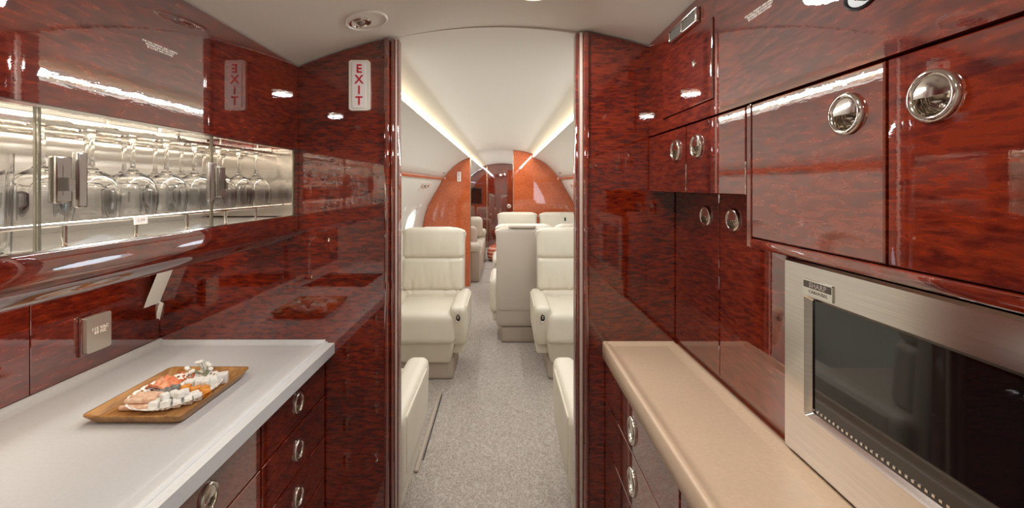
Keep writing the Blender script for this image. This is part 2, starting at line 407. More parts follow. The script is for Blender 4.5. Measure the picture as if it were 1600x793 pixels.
# sloping upper panels, red rails, light strips, service panels
for sg, nm, tn in ((-1, 'left', 1), (1, 'right', 2)):
    pts = [(0.425, 1.765), (0.428, 1.747), (0.50, 1.728), (0.58, 1.682), (0.66, 1.620), (0.73, 1.548), (0.785, 1.478), (0.815, 1.476)]
    back = [(x+0.05, z+0.07) for x, z in pts[::-1]]
    mb = MB(); mb.sweep([(XC+sg*x, z) for x, z in pts+back], [B+0.03, YF])
    tag(mb.build('wall_upper_'+nm, 'sidewall', ang=50), kind='structure', label='ivory sloping panel under the ceiling light strip')
    mb = MB(); mb.sweep([(XC+sg*x, z) for x, z in ((0.775, 1.478), (0.765, 1.462), (0.775, 1.446), (0.83, 1.446), (0.83, 1.478))], [B+0.03, YM])
    tag(mb.build('trim_%d' % (10+tn), 'wood_orange'), kind='structure', label='red wooden rail along the cabin wall')
    st = thing('light_strip', (XC+sg*0.43, B+0.05, 1.75), 'thin glowing light strip along the %s side of the cabin ceiling' % ('seat-row' if sg < 0 else 'conference-seat'), 'light')
    mb = MB(); mb.box(XC+sg*0.424-0.003, XC+sg*0.424+0.003, B+0.05, YF-0.02, 1.7655, 1.7715); mb.build('led_tape', 'led', st)
    for (ya, yb) in ((1.4, 5.45), (5.7, 9.0)):
        ld = bpy.data.lights.new('cove_lamp', 'AREA'); ld.shape = 'RECTANGLE'; ld.size = yb-ya; ld.size_y = 0.012
        ld.energy = COVE_W*(yb-ya)/4; ld.color = (0.93, 0.97, 1.0)
        lo = bpy.data.objects.new('cove_lamp', ld); COL.objects.link(lo); lo.parent = st
        lo.location = Vector((XC+sg*0.410, (ya+yb)/2, 1.770))-wloc(st)
        # local -Z is the emission direction: aim inward and a little up at the ceiling; long side along Y
        d = Vector((-sg*0.60, 0, -0.80)).normalized(); xax = Vector((0, 1, 0)); zax = -d; yax = zax.cross(xax)
        lo.rotation_euler = Matrix((xax, yax, zax)).transposed().to_euler()

# ------------------------------------------------------------------ divider between galley and cabin
def panel_poly(x0, x1, z0=0.0, off=0.006):
    xs = np.linspace(x0, x1, 14); return [(x0, z0), (x1, z0)]+[(x, arch(x)-off) for x in xs[::-1]]
D_L0, D_R0 = -0.324, 0.224
for nm, x0, x1 in (('left', -1.15, -0.363), ('right', 0.262, 0.72)):
    mb = MB(); mb.prism(panel_poly(x0, x1), 0.045, frame((0, B, 0), (1, 0, 0), (0, 0, 1)))
    tag(mb.build('wall_divider_'+nm, 'wood_panel', ang=30), kind='structure', label='glossy red wood divider panel beside the cabin doorway')
def jamb(nm, strips, label):
    root = thing(nm, ((strips[0][0]+strips[-1][1])/2, B, 0), kind='structure', label=label)
    for (a, b, y0, y1, mat) in strips:
        top = arch((a+b)/2)-0.008
        mb = MB(); mb.box(min(a, b), max(a, b), y0, y1, 0.0, top, 0.005, 3); mb.build('jamb_strip', mat, root)
jamb('trim_1', [(-0.3635, -0.347, B-0.012, B+0.05, 'wood'), (-0.3465, -0.334, B-0.002, B+0.05, 'wood'), (-0.3335, -0.328, B+0.004, B+0.05, 'pale_strip'), (-0.3275, -0.324, B+0.012, B+0.05, 'wood')], 'red lacquered door jamb under the exit sign')
jamb('trim_2', [(0.2625, 0.246, B-0.012, B+0.05, 'wood'), (0.2455, 0.236, B-0.004, B+0.05, 'pale_strip'), (0.2355, 0.224, B+0.006, B+0.05, 'wood')], 'red lacquered door jamb beside the narrow tan counter')
# galley side walls
tag(MB().box(-1.16, XLB-0.014, YN, B, 0, 1.45).build('wall_galley_left', 'gap'), kind='structure')
for i, (a, b) in enumerate(((0.913, B-0.001), (0.45, 0.911), (YN, 0.448))):
    pnl = tag(MB().box(XLB-0.014, XLB, a, b, 0.90, 1.262, 0.001).build('trim_%d' % (3+i), 'wood'), kind='structure', label='glossy red wood splashback panel behind the white counter')
tag(MB().box(0.70, 0.74, YN, B, 0, 1.85).build('wall_galley_right', 'gap'), kind='structure')
# wall behind the camera, with the entrance vestibule
tag(MB().box(-1.2, 0.8, YR-0.04, YR, 0, 1.9).build('wall_rear', 'sidewall'), kind='structure')
tag(MB().box(0.70, 0.74, YR, YN, 0, 1.85).build('wall_entrance_right', 'sidewall'), kind='structure')
tag(MB().box(-1.14, -1.10, YR, YN, 0, 1.6).build('wall_entrance_left', 'sidewall'), kind='structure')

# ------------------------------------------------------------------ galley pulls and doors
def pull_mb(mtx, rx=0.026, ry=0.026):
    mb = MB()
    n = 36
    mb.lathe([(1.0, 0.0), (1.0, 0.0030), (0.95, 0.0052), (0.86, 0.0056), (0.78, 0.0048), (0.745, 0.0035), (0.74, -0.004), (0.68, -0.0095), (0.45, -0.0125), (0.0, -0.0132)], n, mtx, rx, ry, cap=False)
    # paddle covering the upper part of the cup, slightly domed, with a straight lower lip
    pts = []
    lip = -0.02
    a0 = math.asin(lip/0.72)
    arc = [(0.72*math.cos(a), 0.72*math.sin(a)) for a in np.linspace(a0, PI-a0, 20)]
    def zz(x, y): return 0.0046-0.0010*((x/0.72)**2+((y-0.3)/0.6)**2)-0.0012*y
    rows = 6; vs = []; fs = []
    for k in range(rows+1):
        t = k/rows
        for (x, y) in arc:
            yy = lip+(y-lip)*t; vs.append((x*rx*(1 if True else 0), yy*ry, zz(x, yy)))
    m_ = len(arc)
    for k in range(rows):
        for i in range(m_-1): fs.append([k*m_+i, k*m_+i+1, (k+1)*m_+i+1, (k+1)*m_+i])
    o = len(vs)
    for (x, y) in arc: vs.append((x*rx*0.97, (lip+0.02)*ry, -0.0015))
    for i in range(m_-1): fs.append([i, i+1, o+i+1, o+i])
    mb.add(vs, fs, mtx)
    # release button low in the cup
    mb.lathe([(0.0030, -0.0125), (0.0030, -0.0075), (0.0020, -0.0066), (0.0, -0.0063)], 12, mtx @ Matrix.Translation((0, -0.36*ry, 0)))
    return mb
def pierced(mb, fr, side, ya, yb, za, zb, t, ra, rb, bev=0.0016):
    # a panel with a round cut-out for the pull; local axes of fr, pull centre at the origin
    u0, u1 = (ya, yb) if side == 'L' else (-yb, -ya)
    cs = [math.atan2(v, u) % (2*PI) for u in (u0, u1) for v in (za, zb)]
    A = sorted([2*PI*k/40+0.011 for k in range(40)]+cs); n = len(A)
    def rect(e, z):
        out = []
        for a in A:
            c, q = math.cos(a), math.sin(a)
            k = min((u1 if c > 0 else u0)/c if abs(c) > 1e-9 else 9, (zb if q > 0 else za)/q if abs(q) > 1e-9 else 9)
            u, v = c*k, q*k
            out.append((min(max(u, u0+e), u1-e), min(max(v, za+e), zb-e), z))
        return out
    def ell(z): return [(ra*math.cos(a), rb*math.sin(a), z) for a in A]
    loops = [rect(0, -t), rect(0, -bev), rect(bev, 0), ell(0), ell(-t), ]
    vs = [p for l in loops for p in l]
    fs = [[k*n+i, k*n+(i+1) % n, (k+1) % 5*n+(i+1) % n, (k+1) % 5*n+i] for k in range(5) for i in range(n)]
    mb.add(vs, fs, fr)
def door(parent, side, x, y0, y1, z0, z1, name='door', mat='wood', pull=None, t=0.018, gap=0.0022, rx=0.026, ry=0.026):
    mb = MB()
    if pull: pierced(mb, (LEFT if side == 'L' else RIGHT)(x, pull[0], pull[1]), side, y0+gap-pull[0], y1-gap-pull[0], z0+gap-pull[1], z1-gap-pull[1], t, rx*0.93, ry*0.93)
    elif side == 'L': mb.box(x-t, x, y0+gap, y1-gap, z0+gap, z1-gap, 0.0018, 2)
    else: mb.box(x, x+t, y0+gap, y1-gap, z0+gap, z1-gap, 0.0018, 2)
    d = mb.build(name, mat, parent)
    if pull:
        fr = (LEFT if side == 'L' else RIGHT)(x+(0.0004 if side == 'L' else -0.0004), pull[0], pull[1])
        p = pull_mb(fr, rx, ry).build('pull', 'chrome', d, ang=50)
        p['label'] = 'recessed steel pull'
    return d

# ------------------------------------------------------------------ left base cabinet and counter
def base_cabinet(side, x, xb, cols, rows, label, rx, ry):
    root = thing('base_cabinet', ((x+xb)/2, (YN+B)/2, 0), label, 'cabinet')
    lo, hi = min(x, xb), max(x, xb)
    mb = MB()
    if side == 'L': mb.box(x-0.034, x-0.020, YN, B-0.001, 0.0, 0.852); mb.box(lo, x-0.034, YN, YN+0.018, 0.0, 0.852); mb.box(lo, x-0.034, B-0.02, B-0.002, 0.0, 0.852)
    else: mb.box(x+0.036, hi, YN, B-0.001, 0.0, 0.852); mb.box(x+0.020, x+0.036, YN, B-0.001, 0.0, 0.836)
    mb.build('carcass', 'gap', root)
    mb = MB()
    if side == 'L': mb.box(x-0.05, x-0.012, YN, B-0.001, 0.0, 0.06)
    else: mb.box(x+0.012, x+0.05, YN, B-0.001, 0.0, 0.06)
    mb.build('plinth', 'wood', root)
    for (a, b) in cols:
        for (z0, z1) in rows:
            door(root, side, x, a, b, z0, z1, 'drawer', 'wood', ((a+b)/2, (z0+z1)/2-0.002), rx=rx, ry=ry)
    return root
base_cabinet('L', XLD, -1.05, ((0.925, B-0.004), (0.592, 0.923), (0.25, 0.590), (YN, 0.248)),
             ((0.730, 0.856), (0.606, 0.730), (0.480, 0.606), (0.354, 0.480), (0.06, 0.354)), 'red lacquered drawer unit under the white counter', 0.0225, 0.028)
base_cabinet('R', XRD, 0.69, ((0.724, B-0.004), (0.25, 0.722), (YN, 0.248)),
             ((0.722, 0.836), (0.589, 0.722), (0.456, 0.589), (0.32, 0.456), (0.06, 0.32)), 'red lacquered drawer unit under the narrow tan counter', 0.026, 0.034)

# countertops: white one with the sink cut out, tan one with raised lips
SX0, SX1, SY0, SY1 = -0.965, -0.655, 0.26, 0.565
ct = thing('countertop', ((XLB+XLC)/2, (YN+B)/2, 0.855), 'wide white solid-surface countertop with rounded edge', 'countertop')
mb = MB()
def cslab(x0, x1, y0, y1): mb.box(x0, x1, y0, y1, 0.855, 0.886)
cslab(XLB+0.001, SX0, YN, B-0.001); cslab(SX1, XLC+0.02, YN, B-0.001); cslab(SX0, SX1, YN, SY0); cslab(SX0, SX1, SY1, B-0.001)
mb.build('slab', 'counter_white', ct)
q = [(XLC+0.02, 0.855), (XLC, 0.857), (XLC+0.0, 0.884), (XLC-0.002, 0.889), (XLC-0.008, 0.8905), (XLC-0.02, 0.889), (XLC-0.034, 0.886), (XLC-0.036, 0.856)]
q = [(XLC-0.036, 0.8545), (XLC-0.003, 0.8545), (XLC, 0.858), (XLC, 0.885), (XLC-0.002, 0.889), (XLC-0.007, 0.8905), (XLC-0.014, 0.890), (XLC-0.026, 0.8875), (XLC-0.036, 0.8862)]
MB().sweep(q, [YN, B-0.001]).build('front_edge', 'counter_white', ct, ang=50)
q = [(XLB+0.001, 0.886), (XLB+0.030, 0.8862), (XLB+0.018, 0.889), (XLB+0.010, 0.896), (XLB+0.006, 0.9), (XLB+0.001, 0.9)]
MB().sweep(q, [YN, B-0.001]).build('back_edge', 'counter_white', ct, ang=50)
mb = MB(); mb.add([(p[0], y, p[1]) for y in (0,) for p in []], [])
MB().add([(x, y, z) for x in (XLB+0.001, XLC-0.008) for (y, z) in ((B-0.001, 0.886), (B-0.024, 0.8862), (B-0.012, 0.889), (B-0.005, 0.895), (B-0.001, 0.896))],
         [[i, i+1, 6+i, 5+i] for i in range(4)]+[[0, 1, 2, 3, 4], [9, 8, 7, 6, 5], [4, 0, 5, 9]]).build('end_edge', 'counter_white', ct, ang=50)
ct2 = thing('countertop', ((XRB+XRC)/2, (YN+B)/2, 0.853), 'narrow tan solid-surface countertop with raised lips', 'countertop')
MB().box(XRC+0.02, XRB+0.02, YN, B-0.001, 0.853, 0.883).build('slab', 'counter_tan', ct2)
q = [(XRC+0.034, 0.838), (XRC+0.003, 0.838), (XRC, 0.842), (XRC, 0.886), (XRC+0.002, 0.890), (XRC+0.007, 0.8915), (XRC+0.013, 0.890), (XRC+0.020, 0.8855), (XRC+0.030, 0.8832), (XRC+0.034, 0.883)]
MB().sweep(q, [YN, B-0.001]).build('front_edge', 'counter_tan', ct2, ang=50)
q = [(XRB-0.004, 0.870), (XRB-0.004, 0.889), (XRB-0.008, 0.8915), (XRB-0.014, 0.890), (XRB-0.021, 0.8855), (XRB-0.034, 0.883), (XRB-0.034, 0.870)]
MB().sweep(q, [YN, B-0.001]).build('back_edge', 'counter_tan', ct2, ang=50)
MB().add([(x, y, z) for x in (XRC+0.006, XRB-0.005) for (y, z) in ((B-0.001, 0.883), (B-0.022, 0.8832), (B-0.012, 0.886), (B-0.006, 0.890), (B-0.001, 0.891))],
         [[i, i+1, 6+i, 5+i] for i in range(4)]+[[0, 1, 2, 3, 4], [9, 8, 7, 6, 5], [4, 0, 5, 9]]).build('end_edge', 'counter_tan', ct2, ang=50)
# sink and tap (seen mirrored in the divider)
sk = thing('sink', ((SX0+SX1)/2, (SY0+SY1)/2, 0.70), 'rectangular steel sink set into the white counter', 'sink')
mb = MB(); t = 0.004
mb.box(SX0, SX1, SY0, SY1, 0.70, 0.704); mb.box(SX0, SX0+t, SY0, SY1, 0.704, 0.885); mb.box(SX1-t, SX1, SY0, SY1, 0.704, 0.885)
mb.box(SX0+t, SX1-t, SY0, SY0+t, 0.704, 0.885); mb.box(SX0+t, SX1-t, SY1-t, SY1, 0.704, 0.885); mb.build('basin', 'steel', sk)
mb = MB(); mb.lathe([(0.024, 0.704), (0.024, 0.707), (0.016, 0.7075), (0.010, 0.705), (0.0, 0.705)], 20, Matrix.Translation(((SX0+SX1)/2, (SY0+SY1)/2, 0))); mb.build('drain', 'chrome', sk)
fx, fy = -0.995, 0.42
fc = thing('tap', (fx, fy, 0.887), 'chrome gooseneck tap over the steel sink', 'tap')
MB().lathe([(0.024, 0.887), (0.024, 0.897), (0.017, 0.904), (0.014, 0.93), (0.0, 0.93)], 20, Matrix.Translation((fx, fy, 0))).build('tap_base', 'chrome', fc)
MB().tube([(fx, fy, 0.925), (fx, fy, 1.06)]+[(fx+0.055-0.055*math.cos(a), fy, 1.06+0.055*math.sin(a)) for a in np.linspace(0.3, PI, 9)]+[(fx+0.11, fy, 1.03)], 0.009, 10).build('spout', 'chrome', fc)
MB().tube([(fx, fy+0.012, 0.915), (fx, fy+0.04, 0.925), (fx+0.01, fy+0.085, 0.945)], [0.006, 0.006, 0.0045], 8).build('lever', 'chrome', fc)

# outlet plate
op = thing('outlet_plate', (XLB, 1.05, 0.945), 'steel outlet cover plate with voltage lettering on the splashback', 'outlet')
fr = LEFT(XLB, 1.0505, 0.992)
mb = MB(); mb.box(-0.036, 0.030, -0.052, 0.047, 0.0, 0.007, 0.002, 2, fr); mb.build('frame', 'wood', op)
mb = MB(); mb.prism(rrect(0.064, 0.092, 0.006), 0.010, fr @ Matrix.Translation((0.002, 0, 0.016))); mb.build('cover', 'plate', op)
mb = text_mb('115 VAC\n60 HZ', 0.0108, fr @ Matrix.Translation((0.004, 0.006, 0.0163)), bold=0.0004, line=0.85, spacing=1.1); lt = mb.build('lettering', 'silver_print', op, smooth=False)

# ------------------------------------------------------------------ left glass-fronted overhead cabinet
GZ0, GZ1 = 1.276, 1.477
XD = -0.90
gc = thing('glassware_cabinet', ((XL-1.05)/2, (YN+B)/2, 1.20), 'red lacquered overhead cabinet with lit glass-fronted shelf', 'cabinet')
xs = np.linspace(-0.66, XL, 4)
mb = MB(); mb.box(XL-0.018, XL, YN, B-0.001, GZ1, 1.731, 0.001); mb.build('fascia_panel', 'wood', gc)
# lower rail with a soft bullnose underside
pr = [(XL-0.02, GZ0), (XL, GZ0), (XL, GZ0-0.024)]
for a in np.linspace(0.0, PI/2*0.92, 12):
    pr.append((XL-0.10+0.10*math.cos(a)+0.004, GZ0-0.028-0.070*math.sin(a)))
pr += [(-0.80, 1.172), (-1.052, 1.172), (-1.052, 1.19), (-0.80, 1.19), (XL-0.03, 1.24)]
pr = [(XL-0.02, GZ0), (XL-0.001, GZ0), (XL, GZ0-0.002), (XL, GZ0-0.026)]+[(XL-0.075+0.075*math.cos(a), GZ0-0.032-0.052*math.sin(a)) for a in np.linspace(0.05, PI/2, 12)]+[(-1.052, GZ0-0.084), (-1.052, GZ0-0.06), (XL-0.05, GZ0-0.06), (XL-0.02, GZ0-0.03)]
mb = MB(); mb.sweep(pr, [YN, B-0.001]); mb.build('bottom_rail', 'wood', gc, ang=40)
MB().box(XD, XL-0.022, YN+0.005, B-0.012, GZ0-0.018, GZ0-0.004).build('shelf', 'mirror_back', gc)
MB().box(XD-0.012, XD, YN+0.005, B-0.012, GZ0-0.018, 1.507).build('back_panel', 'mirror_back', gc)
MB().box(XD, XL-0.02, YN+0.005, B-0.012, 1.508, 1.52).build('top_panel', 'white_plastic', gc)
MB().box(XD-0.012, XL-0.001, B-0.026, B-0.002, GZ0, GZ1-0.001).build('end_post', 'steel', gc)
MB().box(XD-0.012, XL-0.02, YN, YN+0.0045, GZ0, 1.507).build('side_panel', 'mirror_back', gc)
# frame lips above and below the glass
MB().box(XL-0.014, XL-0.0005, YN, B-0.027, GZ1-0.004, GZ1, 0).build('track', 'chrome', gc)
MB().box(XL-0.014, XL-0.0005, YN, B-0.027, GZ0, GZ0+0.003, 0).build('track', 'chrome', gc)
# fiddle rail and stem racks
MB().box(XL-0.040, XL-0.034, YN+0.02, B-0.03, GZ0+0.030, GZ0+0.036, 0.001).build('guard_rail', 'steel', gc)
for y in np.arange(0.14, 1.2, 0.12): MB().lathe([(0.0035, GZ0-0.003), (0.0035, GZ0+0.030)], 12, Matrix.Translation((XL-0.037, y, 0))).build('rail_post', 'chrome', gc)
for xx in (-0.6755, -0.7365, -0.7825, -0.8435):
    MB().box(xx-0.0105, xx+0.0105, YN+0.02, B-0.03, 1.458, 1.463).build('stem_rack', 'chrome', gc)
for y in (0.12, 0.48, 0.84, 1.18):
    for xx in (-0.706, -0.813):
        hb = MB().box(xx-0.041, xx+0.041, y-0.003, y+0.003, 1.4705, 1.4745)
        for e in (-0.039, 0.039): hb.box(xx+e-0.0018, xx+e+0.0018, y-0.003, y+0.003, 1.4625, 1.472)
        hb.box(xx-0.002, xx+0.002, y-0.002, y+0.002, 1.474, 1.509)
        hb.build('rack_hanger', 'chrome', gc)
# strip lamps inside the shelf
for (x, z, dx, dz, pw) in ((XL-0.030, 1.496, -0.6, -0.8, 1.1),):
    lm = MB().box(x-0.006, x+0.006, YN+0.03, B-0.04, z+(0.001 if dz < 0 else -0.008), z+(0.008 if dz < 0 else -0.001)).build('strip_lamp', 'led', gc)
    ld = bpy.data.lights.new('shelf_lamp', 'AREA'); ld.shape = 'RECTANGLE'; ld.size = B-YN-0.1; ld.size_y = 0.02; ld.energy = SHELF_W*pw; ld.color = (1.0, 0.93, 0.82)
    lo = bpy.data.objects.new('shelf_lamp', ld); COL.objects.link(lo); lo.parent = gc; lo.location = Vector((x, (YN+B)/2, z))-wloc(gc)
    d = Vector((dx, 0, dz)).normalized(); xax = Vector((0, 1, 0)); zax = -d; yax = zax.cross(xax); lo.rotation_euler = Matrix((xax, yax, zax)).transposed().to_euler()
# concealed strip under the cabinet: it lights the splashback and counter below the overhang and throws the tray's shadow to the aisle side
lm = MB().box(-0.80, -0.77, 0.0, B-0.06, GZ0-0.0905, GZ0-0.0845).build('under_lamp', 'led', gc)
ld = bpy.data.lights.new('under_cabinet_lamp', 'AREA'); ld.shape = 'RECTANGLE'; ld.size = B-0.06; ld.size_y = 0.03; ld.energy = UNDER_W; ld.color = (1.0, 0.93, 0.82)
lo = bpy.data.objects.new('under_cabinet_lamp', ld); COL.objects.link(lo); lo.parent = gc; lo.location = Vector((-0.785, (B-0.06)/2, GZ0-0.092))-wloc(gc)
d = Vector((-0.92, 0, -0.40)).normalized(); xax = Vector((0, 1, 0)); zax = -d; yax = zax.cross(xax); lo.rotation_euler = Matrix((xax, yax, zax)).transposed().to_euler()
# glass doors with latches
def glass_door(y0, y1, latch=None, plates=()):
    d = MB().box(XL-0.005, XL-0.002, y0+0.0015, y1-0.0015, GZ0+0.003, GZ1-0.004, 0.0008).build('glass_door', 'pane', gc)
    for e in (y0+0.0016, y1-0.0016): MB().box(XL-0.0050, XL-0.0016, e-0.0009, e+0.0009, GZ0+0.003, GZ1-0.004).build('glass_edge', 'pane_edge', d)
    if latch:
        fr = LEFT(XL-0.0015, latch, 1.3755)
        mb = MB(); mb.box(-0.0115, 0.0115, -0.033, 0.033, 0.0, 0.012, 0.0025, 2, fr)
        mb.box(-0.002, 0.005, -0.022, 0.020, 0.0118, 0.0125, 0.0, 1, fr)
        mb.prism([(-0.002, -0.016), (0.005, -0.016), (0.005, -0.002), (-0.002, 0.003)], 0.008, fr @ Matrix.Translation((0, 0, 0.0205)))
        mb.build('latch', 'latch', d)
    for py in plates:
        fr = LEFT(XL-0.0010, py, 1.3755); mb = MB(); mb.box(-0.008, 0.008, -0.041, 0.041, 0.0, 0.010, 0.003, 2, fr); mb.build('strike_plate', 'latch', d)
    return d
glass_door(0.886, B-0.028, 0.900)
glass_door(0.555, 0.884, 0.576, (0.603, 0.872))
glass_door(0.22, 0.553, 0.240)
glass_door(YN+0.005, 0.218)
# tiny number plate clipped to the shelf edge
pl = thing('shelf_tag', (XL-0.0335, 0.7465, GZ0+0.012), 'tiny pale plastic tag clipped to the lit shelf rail', 'tag')
mb = MB(); mb.box(-0.014, 0.014, -0.0075, 0.0075, 0, 0.002, 0.0008, 1, LEFT(XL-0.0341, 0.7465, GZ0+0.0285)); mb.build('plate', 'sign_white', pl)
mb = text_mb('L 274', 0.0065, LEFT(XL-0.0320, 0.7465, GZ0+0.0285), depth=0.0001); mb.build('lettering', 'grille', pl, smooth=False)
# placards
PLAC = 'FOR TAXI, TAKEOFF, AND LANDING\nDRAWERS AND DOORS MUST\nBE CLOSED AND LATCHED'
mb = text_mb(PLAC, 0.0046, LEFT(XL+0.0004, 0.7495, 1.6165), bold=0.00008, line=0.92)
tag(mb.build('lettering', 'silver_print', gc, smooth=False))

# ------------------------------------------------------------------ glasses
def wine_glass(name, s=1.0):
    mb = MB(); n = 24
    # inverted: foot on top at z = 0, bowl opening downwards
    out = [(0.0, 0.0), (0.035, 0.0), (0.036, -0.0015), (0.020, -0.004), (0.006, -0.009), (0.0038, -0.020), (0.0034, -0.050), (0.0045, -0.066), (0.010, -0.073), (0.024, -0.082), (0.034, -0.095), (0.0385, -0.112), (0.0385, -0.130), (0.036, -0.148), (0.034, -0.158)]
    inn = [(0.0328, -0.158), (0.0348, -0.148), (0.0372, -0.130), (0.0372, -0.112), (0.0325, -0.097), (0.022, -0.085), (0.009, -0.078), (0.0, -0.076)]
    def fl(k, a): return 0.018*math.cos(12*a) if 10 <= k <= 13 else 0.0
    mb.lathe([(r*(0.975 if r > 0.03 else 1), z*s) for r, z in out+inn], 36, None, flute=fl)
    return mb.build(name, 'crystal', ang=60)
def tumbler(name, r, h):
    mb = MB()
    pr = [(0.0, 0.0), (r*0.86, 0.0), (r*0.9, 0.003), (r*0.94, h*0.35), (r, h), (r*0.955, h), (r*0.90, h*0.35), (r*0.84, 0.012), (0.0, 0.010)]
    def fl(k, a): return 0.022*math.cos(14*a) if k in (2, 3) else 0.0
    mb.lathe(pr, 42, None, flute=fl); return mb.build(name, 'crystal', ang=60)
g0 = wine_glass('wine_glass'); first = True
rows = [(-0.706, [0.625+0.078*k for k in range(8)]), (-0.813, [0.645+0.078*k for k in range(8)])]
for ri, (x, ys) in enumerate(rows):
    for k, y in enumerate(ys):
        o = g0 if first else g0.copy()
        if not first: COL.objects.link(o)
        first = False
        o.location = (x, y, 1.4669-0.158); o.rotation_euler = (0, 0, R.random()*6)
        rw = 'front rack row' if ri == 0 else 'rear rack row'
        tag(o, 'clear stemmed wine glass hanging upside down in the %s' % rw, 'glass', 'hanging wine glasses, '+rw)
t0 = tumbler('tumbler', 0.034, 0.140); first = True
for (x, y) in ((-0.706, 0.548), (-0.706, 0.470), (-0.706, 0.392), (-0.706, 0.314), (-0.79, 0.562), (-0.79, 0.484), (-0.79, 0.406)):
    o = t0 if first else t0.copy()
    if not first: COL.objects.link(o)
    first = False; o.location = (x, y, GZ0-0.004)
    tag(o, 'tall clear tumbler standing upright on the lit shelf', 'glass', 'tall tumblers on the lit shelf')

# ------------------------------------------------------------------ right side: overhead cabinets, hatch, microwave
def carcass(root, x0, x1, y0, y1, z0, z1, mat='gap'): return MB().box(x0, x1, y0, y1, z0, z1).build('carcass', mat, root)
oc = thing('overhead_cabinet', (0.57, 1.0, 1.35), 'small two-door red overhead cabinet beside the divider', 'cabinet')
carcass(oc, XR+0.020, 0.69, 0.752, B-0.001, 1.352, 1.512)
door(oc, 'R', XR, 0.998, B-0.002, 1.348, 1.515, pull=(1.056, 1.458), ry=0.028)
door(oc, 'R', XR, 0.752, 0.998, 1.348, 1.515, pull=(0.942, 1.458), ry=0.028)
ob = thing('overhead_cabinet', (0.57, 0.48, 1.26), 'deep two-door red overhead cabinet above the microwave', 'cabinet')
carcass(ob, XR+0.020, 0.69, YN, 0.750, 1.262, 1.512)
MB().box(XR, XR+0.022, 0.7375, 0.7505, 1.256, 1.514, 0.0015, 2).build('frame_stile', 'wood', ob)
MB().box(XR, XR+0.022, YN, 0.7375, 1.256, 1.273, 0.004, 3).build('frame_rail', 'wood', ob)
MB().box(XR+0.02, 0.69, YN, 0.7505, 1.256, 1.262).build('underside', 'wood', ob)
door(ob, 'R', XR, 0.4773, 0.7365, 1.273, 1.515, pull=(0.5310, 1.460), ry=0.0275)
door(ob, 'R', XR, 0.218, 0.4773, 1.273, 1.515, pull=(0.4235, 1.460), ry=0.0275)
door(ob, 'R', XR, YN, 0.218, 1.273, 1.515, pull=(0.16, 1.460), ry=0.0275)
uf = thing('fascia_cabinet', (0.57, 0.58, 1.52), 'red lacquered upper fascia with small hatch under the ceiling', 'cabinet')
HY0, HY1, HZ0, HZ1 = 0.868, 1.137, 1.553, 1.722
mb = MB()
for (a, b, c, d) in ((YN, HY0-0.003, 1.517, 1.797), (HY1+0.003, B-0.001, 1.517, 1.797), (HY0-0.003, HY1+0.003, 1.517, HZ0-0.003), (HY0-0.003, HY1+0.003, HZ1+0.003, 1.797)):
    mb.box(XR, XR+0.018, a, b, c, d)
mb.build('fascia_panel', 'wood', uf)
MB().box(XR+0.022, 0.69, YN, B-0.001, 1.517, 1.76).build('carcass', 'gap', uf)
MB().box(XR-0.004, XR+0.016, HY0-0.001, HY1+0.001, HZ0-0.001, HZ1+0.001, 0.003, 2).build('hatch', 'wood', uf)
mb = MB(); mb.lathe([(0.0065, 0.0), (0.0065, 0.002), (0.004, 0.0028), (0.0, 0.002)], 18, RIGHT(XR-0.004, 0.949, 1.65), 1.0, 1.4); mb.build('hatch_lock', 'chrome', uf)
text_mb(PLAC, 0.0052, RIGHT(XR-0.0004, 0.712, 1.671), bold=0.00009, line=0.92).build('lettering', 'silver_print', uf, smooth=False)
# air vent
vt = thing('air_vent', (XR, 1.005, 1.741), 'silver twin-panel air vent on the red fascia', 'vent')
fr = RIGHT(XR, 1.0045, 1.7565)
mb = MB()
for (a, b, c, d) in ((-0.078, 0.078, 0.0125, 0.017), (-0.078, 0.078, -0.017, -0.0125), (-0.078, -0.070, -0.0125, 0.0125), (0.068, 0.078, -0.0125, 0.0125), (-0.006, 0.002, -0.0125, 0.0125)):
    mb.box(a, b, c, d, 0.0, 0.010, 0.002, 2, fr)
mb.build('frame', 'steel', vt)
for (a, b) in ((-0.070, -0.006), (0.002, 0.068)):
    mb = MB(); mb.box(a, b, -0.0125, 0.0125, 0.0003, 0.001, 0, 1, fr); g = mb.build('grille', 'black', vt)
    for k in range(9):
        z = -0.011+k*0.00275; mb = MB(); mb.box(a, b, z-0.0008, z+0.0008, 0.001, 0.006, 0, 1, fr); mb.build('slat', 'grille', g)
# black recessed spot lamp high on the fascia
sp = thing('spot_lamp', (XR, 0.505, 1.59), 'black oval recessed lamp on the red fascia', 'lamp')
fr = RIGHT(XR, 0.5085, 1.6065)
MB().lathe([(0.999, 0.0), (1.0, 0.002), (0.88, 0.003), (0.80, 0.001), (0.0, 0.0008)], 32, fr, 0.026, 0.020).build('bezel', 'black', sp)
MB().lathe([(0.010, 0.001), (0.010, 0.006), (0.007, 0.008), (0.0, 0.0085)], 20, fr @ Matrix.Translation((0.002, 0, 0))).build('bulb', 'chrome', sp)
# counter cabinet with two tall doors
cc = thing('counter_cabinet', (0.6, 1.0, 0.892), 'red two-door cabinet standing on the tan counter', 'cabinet')
carcass(cc, XRB+0.020, 0.69, 0.757, B-0.001, 0.892, 1.347)
MB().box(XRB+0.004, XRB+0.02, 0.757, B-0.001, 0.884, 0.902).build('plinth', 'wood', cc)
door(cc, 'R', XRB, 1.0, B-0.002, 0.900, 1.350, pull=(1.066, 1.289), ry=0.0265)
door(cc, 'R', XRB, 0.762, 1.0, 0.900, 1.350, pull=(0.939, 1.289), ry=0.0265)
